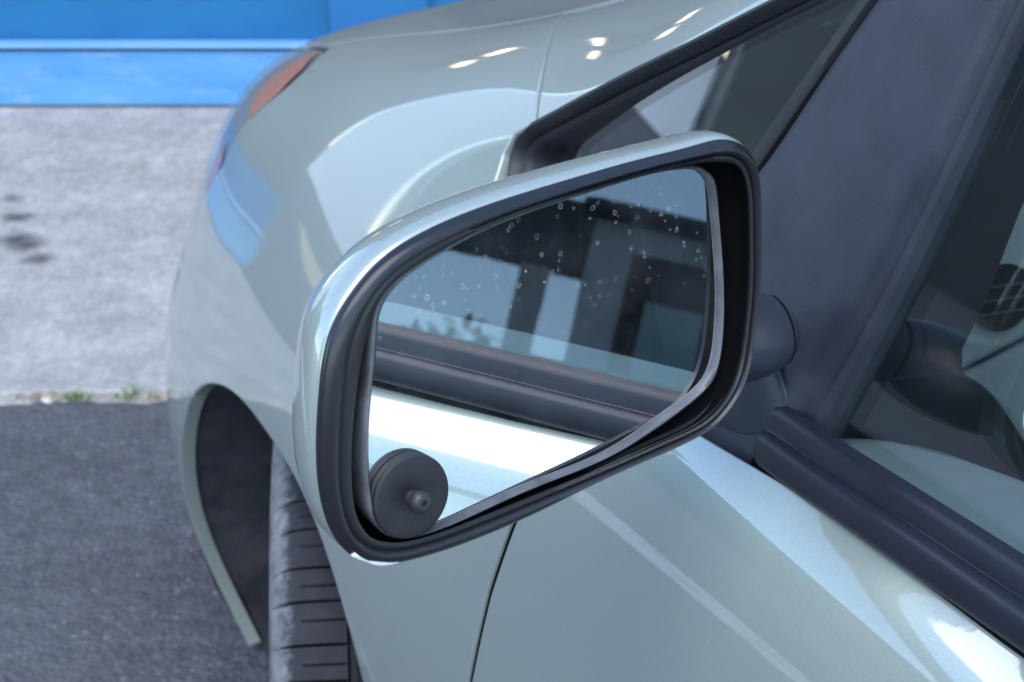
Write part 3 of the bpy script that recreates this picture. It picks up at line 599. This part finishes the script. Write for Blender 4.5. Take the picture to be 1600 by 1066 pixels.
# ------------------------------------------------------------------ side glass, quarter window, black pillar trim, belt moulding
WN = np.array((1, -.08, -.28)); WN = -WN / np.linalg.norm(WN)       # outward normal of the side glass
def wx(y, z): return -.765 + .28 * (z - .93) + .08 * (y + .8)
def slab(name, P, mat, parent, thick=.004, off=0.0, seam=True, cr=None):
    """closed outline on the glass plane made into a pane or plate with a rounded edge"""
    P = np.asarray(P, float) + WN * off; c = P.mean(0); n = len(P)
    rings = [P - WN * thick, P - WN * .0012, P + (c - P) * .0 - WN * .0003 - 0 * WN]
    inn = []
    for i in range(n):
        t = P[(i + 1) % n] - P[i - 1]; o = np.cross(t, WN); o /= np.linalg.norm(o) + 1e-12
        if o @ (c - P[i]) < 0: o = -o
        inn.append(o)
    rings[2] = P + np.array(inn) * .0012
    V, F = loft(rings); k = len(V); V = np.concatenate([V, [c]]); F += [(2 * n + (i + 1) % n, 2 * n + i, k) for i in range(n)]
    F.append(tuple(range(n)))
    o = meshobj(name, V, F, mat, parent, True); fixnormals(o); o.data.set_sharp_from_angle(angle=R(40)); return o
def onw(L, n=40): return openc([(wx(y, z), y, z) for y, z in L], n)
def strip(name, A, B, mat, parent, prof, n=70):
    """bar between two curves A and B (left and right edges); prof = (s across, h outwards)"""
    A = openc(A, n); B = openc(B, n); rings = []
    for a_, b_ in zip(A, B): rings.append(np.array([a_ + (b_ - a_) * s + WN * h for s, h in prof]))
    V, F = loft(rings, True, True, True); o = meshobj(name, V, F, mat, parent, True); fixnormals(o); o.data.set_sharp_from_angle(angle=R(45)); return o
off = lambda P, d: [tuple(np.array(p) + WN * d) for p in P]
# quarter window: glass, rubber surround, black strip ahead of the door
def qtop(y): return np.interp(y, [p[1] for p in QW_INNER[::-1][:-3]], [p[2] for p in QW_INNER[::-1][:-3]])
def qbot(y): return np.interp(y, [-.755, -.7384, -.7201, -.6906, -.6562, -.6385, -.590, -.55], [1.162, 1.1388, 1.1121, 1.0689, 1.0173, .9805, .905, .884])
rows = []; yq = np.linspace(-.337, -.742, 46)
for y in yq:
    s = y + .63; h = -(.0060 * s + .120 * s * s) if y > -.64 else 0.0
    rows.append(np.array([np.array((wx(y, z), y, z)) + WN * (h - .005) for z in np.linspace(qbot(y), max(qtop(y) + .003, qbot(y) + .002), 14)]))
top_ = np.concatenate(rows); nq = len(top_); V = np.concatenate([top_, top_ - WN * .004]); F = []
for a_ in range(45):
    for k in range(13):
        q = a_ * 14 + k; f_ = (q, q + 1, q + 15, q + 14); F += [f_, tuple(x + nq for x in f_[::-1])]
for k in range(13): F += [(k, k + nq, k + 1 + nq, k + 1), (45 * 14 + k + 1, 45 * 14 + k + 1 + nq, 45 * 14 + k + nq, 45 * 14 + k)]
for a_ in range(45): q = a_ * 14; F += [(q, q + 14, q + 14 + nq, q + nq), (q + 27, q + 13, q + 13 + nq, q + 27 + nq)]
qw = meshobj('quarter_window', V, F, GLASS, car); fixnormals(qw); qw.data.set_sharp_from_angle(angle=R(40))
strip('window_seal', QW_OUTER, QW_INNER, RUBBER, qw, [(0, -.012), (-.03, -.001), (.10, .0035), (.30, .005), (.48, .0035), (.56, -.0015), (.62, -.004), (.70, -.0018), (.9, -.003), (1.0, -.006), (1.0, -.020), (.9, -.020)])
strip('division_strip', STRIP_FRONT, PILLAR_FRONT, RUBBER, qw, [(0, -.012), (.02, .000), (.10, .0018), (.75, .0022), (.88, .0008), (.93, -.012)])
# wide black plastic pillar trim of the door, with a ridge along the glass
pf = openc(PILLAR_FRONT, 60); pr = openc(PILLAR_REAR, 60); prg = openc(PILLAR_RIDGE, 60)
base_l = [(-.7700, -.655, .905), (-.7755, -.6911, .8761)]
# extend the front edge down to the base
pf = openc([(-.7790, -.700, .8800), (-.7620, -.664, .9200)] + [tuple(p) for p in PILLAR_FRONT], 60)
pr = openc([(-.7770, -.7920, .8990), (-.7692, -.8010, .9180)] + [tuple(p) for p in PILLAR_REAR], 60)
prg = openc([(-.7785, -.7740, .8985), (-.7755, -.7810, .9120)] + [tuple(p) for p in PILLAR_RIDGE], 60)
rings = []
for i in range(60):
    A, Bq, Cq = pf[i], prg[i], pr[i]; row = []
    row.append(A - WN * .014); row.append(A - WN * .0010 + (Bq - A) * .000); row.append(A + (Bq - A) * .02 + WN * .0008)
    for s in np.linspace(.08, .96, 12): row.append(A + (Bq - A) * s + WN * (.0012 + .0020 * math.sin(math.pi * s)))
    row.append(Bq - WN * .0022); row.append(Bq + (Cq - Bq) * .10 - WN * .0030); row.append(Bq + (Cq - Bq) * .55 - WN * .0022); row.append(Bq + (Cq - Bq) * .68 + WN * .0012); row.append(Bq + (Cq - Bq) * .95 + WN * .0010); row.append(Cq - WN * .0004); row.append(Cq - WN * .012)
    rings.append(np.array(row))
V, F = loft(rings, True, True, True); o = meshobj('pillar_trim', V, F, BLACK_PLASTIC, car); fixnormals(o); o.data.set_sharp_from_angle(angle=R(55))
# door glass, one pane, seen edge on at the bottom
zt = lambda y: .9330 + .085 * (-.811 - y)
dg = [(-.800, .925), (-.8046, .9302), (-.8278, 1.0055), (-.8482, 1.0964), (-.8607, 1.1574), (-.90, 1.218), (-1.05, 1.268), (-1.25, 1.308), (-1.5, 1.330), (-1.70, 1.338), (-1.70, .99), (-1.2, .950)]
slab('door_glass', [(wx(y, z), y, z) for y, z in dg], GLASS, car, .004, -.006)
dg2 = [(-1.80, .99), (-1.80, 1.340), (-2.1, 1.335), (-2.35, 1.32), (-2.35, 1.02)]
slab('door_glass', [(wx(y, z), y, z) for y, z in dg2], GLASS, car, .004, -.006)
slab('pillar_trim', [(wx(y, z), y, z) for y, z in [(-1.69, .97), (-1.69, 1.345), (-1.81, 1.348), (-1.81, .98)]], GLOSS_BLACK, car, .008, -.001)
slab('pillar_trim', [(wx(y, z), y, z) for y, z in [(-2.34, 1.0), (-2.34, 1.335), (-2.88, 1.19), (-2.88, 1.02)]], GLOSS_BLACK, car, .008, -.001)
ysl = [-.792, -.797, -.806, -.8205, -.835, -.850, -.867, -.90, -1.0, -1.2, -1.45, -1.69]; xin = [-.742, -.730, -.7195, -.7118, -.7040, -.6990, -.6946, -.692, -.690, -.690, -.690, -.690]; rings = []
for y, xi in zip(ysl, xin):
    z0 = .9165 - .078 * (y + .8); xo = wx(y, z0) + .0072; w_ = max(.002, xi - xo)
    rings.append(np.array([(xo, y, z0 - .03), (xo, y, z0 - .001), (xo + w_ * .08, y, z0 + .0004), (xo + w_ * .5, y, z0 + .001), (xo + w_ * .85, y, z0 - .0004), (xo + w_ * .96, y, z0 - .003), (xo + w_, y, z0 - .008), (xo + w_ * .9, y, z0 - .03)]))
V, F = loft(rings, True, True, True); o = meshobj('door_sill', V, F, SILLM, car); fixnormals(o); o.data.set_sharp_from_angle(angle=R(50))
# far side panes
for pts in ([(-.42, .91), (-.56, 1.04), (-.80, 1.15), (-1.05, 1.265), (-1.5, 1.33), (-1.69, 1.335), (-1.69, .97)], dg2):
    P = np.array([(-wx(y, z) - .006, y, z) for y, z in pts]); n = len(P); V = np.concatenate([P, P - np.array((.004, 0, 0))]); F = [tuple(range(n)), tuple(range(2 * n - 1, n - 1, -1))] + [(i, (i + 1) % n, n + (i + 1) % n, n + i) for i in range(n)]
    fixnormals(meshobj('door_glass', V, F, GLASS, car, False))
P = [(.725, -1.69, .97), (.64, -1.69, 1.345), (.64, -1.81, 1.348), (.722, -1.81, .98)]
V = P + [(x - .01, y, z) for x, y, z in P]; meshobj('pillar_trim', V, [(0, 1, 2, 3), (7, 6, 5, 4), (0, 4, 5, 1), (1, 5, 6, 2), (2, 6, 7, 3), (3, 7, 4, 0)], GLOSS_BLACK, car, False)

# belt moulding: two stepped bands of rubber under the glass
prof = [(-.782, .9050), (-.7866, .9053), (-.7882, .9066), (-.7889, .9090), (-.7889, .9120), (-.7884, .9160), (-.7876, .9190), (-.7864, .9208), (-.7846, .9218), (-.7814, .9223), (-.7806, .9219), (-.7801, .9223), (-.7797, .9240), (-.7783, .9292), (-.7770, .9318), (-.7748, .9332), (-.7715, .9338), (-.7700, .9328), (-.7700, .915), (-.775, .907)]
ysb = [-.7800, -.7825, -.7880, -.81, -.85, -.95, -1.05, -1.2, -1.4, -1.6, -1.71]; rings = []
for k, y in enumerate(ysb):
    dz = .078 * (-.80 - y) - .006 * max(0, -1.1 - y); dx = .010 * (y + .8) if y > -1.2 else -.004 + .0 * y
    sc = (.72, .90, .98)[k] if k < 3 else 1.0; c = np.array((-.777, .914))
    rings.append(np.array([(c[0] + (px - c[0]) * sc + dx, y + (.006 * (pz - .9) / .03 if k < 3 else 0), c[1] + (pz - c[1]) * sc + dz) for px, pz in prof]))
V, F = loft(rings, True, True, True); o = meshobj('belt_moulding', V, F, TRIM, car); fixnormals(o); o.data.set_sharp_from_angle(angle=R(38))
rings = []
for k, y in enumerate([-.772] + ysb[1:]):
    dz = .078 * (-.80 - y) - .006 * max(0, -1.1 - y); dx = .010 * (y + .8) if y > -1.2 else -.004
    rings.append(np.array([(px + dx, y, pz + dz) for px, pz in ((-.774, .9005), (-.7838, .9005), (-.7846, .9015), (-.7846, .9040), (-.783, .9065), (-.774, .9065))]))
V, F = loft(rings, True, True, True); sl = meshobj('belt_seal', V, F, DARK, o); fixnormals(sl); sl.data.set_sharp_from_angle(angle=R(38))
rings = [np.array([(px - .004 - .01 * (y + 1.73), y, pz + .078 * .92 - .003 + .03 * (-1.73 - y)) for px, pz in prof]) for y in (-1.73, -2.0, -2.3, -2.6)]
V, F = loft(rings, True, True, True); o = meshobj('belt_moulding', V, F, TRIM, car); fixnormals(o); o.data.set_sharp_from_angle(angle=R(38))

# ------------------------------------------------------------------ the door mirror
BN, GNm = np.array(BEZEL_N), np.array(GLASS_N)
NR = 240
ro = closed(BEZEL_OUTER, NR); ri = closed(BEZEL_INNER, NR, BEZEL_OUTER); rh = closed(HOLDER_RIM, NR, BEZEL_OUTER); rg = closed(MIRROR_GLASS, NR, BEZEL_OUTER); rg = rg - ((rg - rg.mean(0)) @ GNm)[:, None] * GNm
cen = ro.mean(0)
def outw(ring):
    c = ring.mean(0); t = np.roll(ring, -1, 0) - np.roll(ring, 1, 0); o = np.cross(t, BN); o /= np.linalg.norm(o, axis=1, keepdims=True)
    return np.where(((ring - c) * o).sum(1)[:, None] < 0, -o, o)
oo = outw(ro)
# housing shell: grows out behind the bezel, then closes forward
fwd = np.array((.03, 1.0, .03)); fwd /= np.linalg.norm(fwd)
right = np.clip((ro[:, 0] + .93) / .10, 0, 1)[:, None]     # 1 on the car side
prof = [(-.004, .004), (-.0005, .005), (.0010, .007), (.0025, .013), (.0035, .022), (.0020, .034), (-.0025, .048), (-.010, .060), (-.022, .070), (-.036, .077), (-.050, .080)]
shell_r = []
for e_, d_ in prof:
    k = 1 - .55 * right if e_ > .001 else 1.0
    ring = ro + oo * e_ * k + fwd * d_
    if e_ < -.003 and d_ > .05:
        s = 1 + e_ / .075; ring = cen + (ro - cen) * s + fwd * d_
    ring = ring - np.clip(oo @ np.array((0, 0, 1.0)), 0, 1)[:, None] * np.array((0, 0, 1.0)) * max(0, d_ - .010) * .26
    shell_r.append(ring)
V, F = loft(shell_r, True, False, True); mir = meshobj('side_mirror', V, F, PAINT, car); fixnormals(mir)
mir['label'] = 'pale green door mirror housing'
# bezel: black frame with a raised lip, its inner wall running back into the recess
mid = ro * .45 + ri * .55
bz = [ro + fwd * .010 - oo * .003, ro + fwd * .004, ro + oo * .0004 + fwd * .0008, ro - oo * .0010 + BN * .0012, ro * .62 + ri * .38 + BN * .0030, ro * .45 + ri * .55 + BN * .0026, ro * .36 + ri * .64 + BN * .0002,
      ro * .18 + ri * .82 + BN * .0012, ri + BN * .0006, ri - BN * .0012 + outw(ri) * .0004]
V, F = loft(bz); o = meshobj('bezel', V, F, GLOSS_BLACK, mir); fixnormals(o); o.data.set_sharp_from_angle(angle=R(60))
# matt black recess behind the frame
oi = outw(ri); rec = [ri - BN * .0012 + oi * .0004, ri - BN * .006 + oi * .003, ri - BN * .020 + oi * .003]
V, F = loft(rec); k = len(V); V = np.concatenate([V, [rec[-1].mean(0)]]); F += [(2 * NR + i, 2 * NR + (i + 1) % NR, k) for i in range(NR)]
fixnormals(meshobj('recess', V, F, DARK, mir))
# glass holder rim and the glass
oh = outw(rh)
hr = [rh - GNm * .016 - oh * .002, rh - GNm * .001, rh + GNm * .0010 - oh * .0006, rh * .5 + rg * .5 + GNm * .0022, rg + GNm * .0014, rg - GNm * .0006, rg - GNm * .006]
V, F = loft(hr); o = meshobj('glass_holder', V, F, HOLDER, mir); fixnormals(o); o.data.set_sharp_from_angle(angle=R(60))
rgb = rg - outw(rg) * .0002
V = np.concatenate([rgb, rgb - GNm * .003]); F = [tuple(range(NR)), tuple(range(2 * NR - 1, NR - 1, -1))] + [(i, (i + 1) % NR, NR + (i + 1) % NR, NR + i) for i in range(NR)]
fixnormals(meshobj('mirror_glass', V, F, MIRROR, mir, False))
sc_i = [i for i in range(NR) if True and ro[i][2] < .945 and ro[i][0] < -.995]; P = [ro[i] + BN * .0010 - oo[i] * .0006 for i in sorted(sc_i)][::2]
V, F = tube(P, [.0003 + .0009 * abs(math.sin(i * 2.3 + .4)) for i in range(len(P))], 6); meshobj('scuff', V, F, CHIP, mir)
# neck and foot on the pillar trim
def blob(name, C0, ax, rad, mat, par, n=48, k=24):
    """ellipsoid with axes ax (3 vectors) and radii"""
    A = [np.array(a_, float) / np.linalg.norm(a_) for a_ in ax]; V = []; F = []
    for i in range(k + 1):
        t = math.pi * i / k
        for j in range(n):
            p = 2 * math.pi * j / n; V.append(np.array(C0) + A[0] * rad[0] * math.cos(t) + A[1] * rad[1] * math.sin(t) * math.cos(p) + A[2] * rad[2] * math.sin(t) * math.sin(p))
    for i in range(k):
        for j in range(n): F.append((i * n + j, i * n + (j + 1) % n, (i + 1) * n + (j + 1) % n, (i + 1) * n + j))
    o = meshobj(name, V, F, mat, par); fixnormals(o); return o
def stalk(name, C0, ax, L, ry, rz, mat, par, k=22, n=48):
    A = [np.array(a_, float) / np.linalg.norm(a_) for a_ in ax]; rings = []
    for s in np.linspace(-.98, .98, k):
        s2 = math.sin(s * math.pi / 2); q = (1 - abs(s2) ** 2.6) ** (1 / 2.2)
        rings.append(np.array([np.array(C0) + A[0] * L * s2 + A[1] * ry * q * math.cos(p) + A[2] * rz * q * math.sin(p) for p in np.linspace(0, 2 * math.pi, n, endpoint=False)]))
    V, F = loft(rings, True, True, True); o = meshobj(name, V, F, mat, par); fixnormals(o); return o
NAX = ((1, .05, -.05), (0, 1, .25), (0, -.25, 1))
stalk('neck', (-.8130, -.7800, .9735), NAX, .045, .0262, .0215, NECKM, mir)
stalk('gasket', (-.7785, -.7782, .9717), NAX, .0030, .0190, .0160, DARK, mir)
blob('foot', (-.7690, -.7300, .9130), ((0, -.30, 1), (0, 1, .3), (1, 0, 0)), (.046, .062, .0095), BLACK_PLASTIC, mir)

# round rubber disc stuck on the glass, with a knob
disc = empty('rubber_disc'); tag(disc, 'round matt black rubber disc with a centre knob stuck on the mirror glass', 'suction disc')
zq = Vector(GNm).to_track_quat('Z', 'Y').to_matrix().to_4x4(); DM = Matrix.Translation(Vector(DISC[0]) + Vector(GNm) * .0003) @ zq
disc.matrix_world = DM
lathe('plate', [(0, .0), (.0170, .0), (.0176, .0005), (.0177, .0016), (.0172, .0021), (.0171, .0024), (.0175, .0028), (.0176, .0042), (.0173, .0049), (.0164, .0052), (.006, .0054), (.0056, .0052), (0, .0052)], SUCTION, disc, 72)
lathe('knob', [(.0034, .0050), (.0030, .0066), (.0026, .0074), (.0028, .0080), (.0040, .0084), (.0045, .0094), (.0047, .0110), (.0043, .0126), (.0033, .0137), (.0018, .0142), (.0013, .0140), (.0012, .0125), (0, .0125)], simple('knob_rubber', (.035, .036, .042), .4), disc, 40)
# ------------------------------------------------------------------ cabin, as far as the glass shows it
def board(name, Y, P, mat, parent, th=.03, bv=.004):
    n = len(P); V = [(x, Y, z) for x, z in P] + [(x, Y + th, z) for x, z in P]
    F = [tuple(range(n)), tuple(range(2 * n - 1, n - 1, -1))] + [(i, (i + 1) % n, n + (i + 1) % n, n + i) for i in range(n)]
    o = meshobj(name, V, F, mat, parent, False); fixnormals(o); return bevel(o, bv, 3)
def smoothpoly(P, n=60):
    P = np.array(P); Q = closed(np.c_[P, np.zeros(len(P))], n); return [tuple(q[:2]) for q in Q]
board('inner_pillar', -.66, [(-.569, 1.101), (-.50, 1.10), (-.534, 1.015), (-.554, .967), (-.572, .913), (-.584, .888), (-.582, .868), (-.592, .852), (-.62, .842), (-.70, .842), (-.70, .870), (-.64, .953)], FABRIC_DARK, car, .03, .006)
dash = MB()
dash.add([(x, y, z) for x in (-.64, .64) for y, z in ((.32, .84), (-.42, .925), (-.50, .90), (-.56, .84), (-.50, .60), (.32, .50))],
         [(0, 1, 7, 6), (1, 2, 8, 7), (2, 3, 9, 8), (3, 4, 10, 9), (4, 5, 11, 10), (0, 5, 4, 3, 2, 1), (6, 7, 8, 9, 10, 11)])
dsh = bevel(dash.build('dashboard', DASH, car), .02, 4)
board('dash_end', -.570, [(-.430, 1.023), (-.488, .955), (-.533, .842), (-.529, .827), (-.475, .845), (-.403, .867)], GREY_TRIM, car, .03, .006)
vent = lathe('air_vent', [(0, .001), (.0195, .001), (.0205, .003), (.0220, .003), (.0220, -.012)], DARK, car, 48)
vent.matrix_local = Matrix.Translation((-.4972, -.572, .8786)) @ Matrix.Rotation(R(90), 4, 'X')
m = MB()
for k in (-1, 0, 1): MB().box((-.0185, k * .0092 - .0004, .0012), (.0185, k * .0092 + .0004, .004)).build('slat', DASH, vent)
board('dash_lower', -.560, [(-.522, .820), (-.468, .838), (-.389, .860), (-.359, .645), (-.434, .729), (-.482, .794)], GREY_TRIM, car, .03, .006)
board('armrest', -.680, smoothpoly([(-.700, .850), (-.684, .874), (-.655, .886), (-.610, .886), (-.581, .871), (-.552, .834), (-.519, .782), (-.548, .801), (-.582, .823), (-.618, .840), (-.657, .848)]), DARK_TRIM, car, .03, .004)
board('knee_panel', -.547, [(-.64, .80), (-.24, .80), (-.24, .56), (-.64, .56)], GREY_TRIM, car, .03)
bevel(MB().box((-.70, -2.9, .22), (.70, -.1, .27)).build('cabin_floor', DARK_TRIM, car), .01)
bevel(MB().box((-.52, -2.5, 1.38), (.52, -1.25, 1.40)).build('headliner', GREY_TRIM, car), .01)
def seat(x, y, w):
    o = bevel(MB().box((x - w, y - .02, .32), (x + w, y + .48, .50)).build('seat', FABRIC, car), .06, 4)
    V = [(x - w, y, .48), (x + w, y, .48), (x + w, y + .13, .48), (x - w, y + .13, .48), (x - w * .8, y - .17, 1.05), (x + w * .8, y - .17, 1.05), (x + w * .8, y - .08, 1.05), (x - w * .8, y - .08, 1.05)]
    Fq = [(3, 2, 1, 0), (4, 5, 6, 7), (0, 1, 5, 4), (1, 2, 6, 5), (2, 3, 7, 6), (3, 0, 4, 7)]
    bevel(MB().add(V, Fq).build('backrest', FABRIC, o), .04, 4)
    bevel(MB().box((x - .13, y - .22, 1.08), (x + .13, y - .13, 1.26)).build('headrest', FABRIC, o), .04, 4)
seat(-.36, -1.55, .25); seat(.36, -1.55, .25)
bench = bevel(MB().box((-.62, -2.5, .32), (.62, -2.0, .50)).build('rear_seat', FABRIC, car), .06, 4)
bevel(MB().box((-.62, -2.62, .48), (.62, -2.48, 1.0)).build('backrest', FABRIC, bench), .05, 4)

# ------------------------------------------------------------------ what the paint and the glass reflect: the place behind and beside the photographer, with two added blocks
def pol(az, d, z=0): return (-.78 + d * math.sin(R(az)), -.9 + d * math.cos(R(az)), z)
def facing(name, az, d): return empty(name, pol(az, d), R(-az))     # local -y looks back at the car
# overhead beam on posts, a pale house with a dark window beside it
cp = facing('overhead_frame', -122.4, 14); tag(cp, 'dark overhead beam carried by steel posts behind the photographer', 'gantry')
bevel(MB().box((-7.5, 0, 4.18), (.9, .3, 4.77)).build('beam', DARKROOF, cp), .02)
for x in (0, -4.6): bevel(MB().box((-.12 + x, .04, 0), (.12 + x, .26, 4.18)).build('post', STEEL, cp), .01)
ho = facing('white_house', -118, 12); tag(ho, 'pale house with a dark window beside the overhead beam', 'house')
bevel(MB().box((-.60, 0, 0), (5.5, 5, 4.15)).build('wall', OFFWHITE, ho), .02)
win = bevel(MB().box((-.30, -.03, .9), (1.9, .02, 3.95)).build('window', DARK_TRIM, ho), .01)
bevel(MB().box((-.14, -.05, 3.05), (.28, -.035, 3.62)).build('blind', BLIND, win), .004)
bevel(MB().box((-.7, -.2, 4.16), (5.6, 5.2, 4.24)).build('roof', DARKROOF, ho), .02)
gb = facing('grey_house', -24, 24); tag(gb, 'light grey house beyond the left end of the workshop', 'house')
bevel(MB().box((-1.9, 0, 0), (1.75, 6, 5.6)).build('wall', DUSK, gb), .02)
bevel(MB().box((-2.0, -.3, 5.6), (1.8, 6.2, 5.8)).build('roof', DARKROOF, gb), .02)
db = facing('reflection_backdrop', -38, 24); tag(db, 'unseen dark grey barn to the left of the light grey house', 'backdrop')  # unseen, added to keep reflections in the side window dark
bevel(MB().box((-4.6, 0, 0), (3.9, 6, 4.9)).build('wall', BACKDROP, db), .02)
bevel(MB().box((-4.8, -.4, 4.9), (4.0, 6.2, 5.1)).build('roof', DARKROOF, db), .02)
m = MB(); P0 = [pol(a_, d_, .004) for a_, d_ in ((-12.5, 9.5), (-21, 9.0), (-21, 7.0), (-16, 7.3), (-13.5, 8.3))]
tag(m.add(P0, [(0, 1, 2, 3, 4)]).build('sand_patch', TAN), kind='structure')
pb = facing('reflection_block', -14.9, 16); tag(pb, 'unseen pale blue shed seen past the left end of the workshop', 'block')  # unseen, added so fender and quarter glass reflect a bright band
bevel(MB().box((-1.20, 0, 0), (1.22, 4, 6.0)).build('wall', PALEBLUE, pb), .02)
bevel(MB().box((-1.25, -.2, 6.0), (1.26, 4.2, 6.1)).build('roof', DARKROOF, pb), .02)
pp = facing('flag_pole', -20.0, 15); tag(pp, 'plain white pole standing between the pale shed and the grey house', 'pole')
V, F = tube([(0, 0, 0), (0, 0, 2.5), (0, 0, 5.0)], [.075, .07, .06], 12); meshobj('shaft', V, F, WHITE_PAINT, pp)
lathe('base', [(.16, 0), (.16, .05), (.09, .09), (.09, .12)], STEEL, pp, 24)

def tree(az, d, h, label, seed):
    rnd = random.Random(seed); t = empty('tree', pol(az, d)); tag(t, label, 'tree', 'trees beyond the canopy')
    V, F = tube([(0, 0, 0), (.05, 0, h * .3), (.0, .05, h * .6), (.08, 0, h * .85)], [.18, .14, .09, .03], 8); meshobj('trunk', V, F, BARK, t)
    m = MB()
    for k in range(1500):
        while True:
            p = np.array([rnd.uniform(-1, 1) for _ in range(3)])
            if np.linalg.norm(p) < 1: break
        p = p * np.array((h * .32, h * .32, h * .36)) + np.array((0, 0, h * .64)); s = rnd.uniform(.06, .16)
        a_ = np.array([rnd.gauss(0, 1) for _ in range(3)]); a_ /= np.linalg.norm(a_); b2 = np.cross(a_, (rnd.random(), rnd.random(), 1)); b2 /= np.linalg.norm(b2)
        m.add([p - a_ * s, p + b2 * s * .5, p + a_ * s, p - b2 * s * .5], [(0, 1, 2, 3)])
    m.build('crown', LEAF, t)
tree(-123.6, 26, 5.9, 'brown leaved round tree beyond the canopy, the taller one', 3)
tree(-121.4, 27, 5.75, 'brown leaved round tree beyond the canopy, the lower one', 4)
# painted bay markings on the asphalt beside the car
bevel(MB().box((.68, -2.9, .3), (.71, -.3, .95)).build('door_trim', DARK_TRIM, car), .01)
def marking(P, z=.004): return tag(MB().add([(x, y, z) for x, y in P], [(0, 1, 2, 3)]).build('bay_marking', WHITE_PAINT), kind='structure')
marking([(-2.16, 3.05), (-2.54, 3.18), (-3.42, 1.10), (-3.04, .97)])
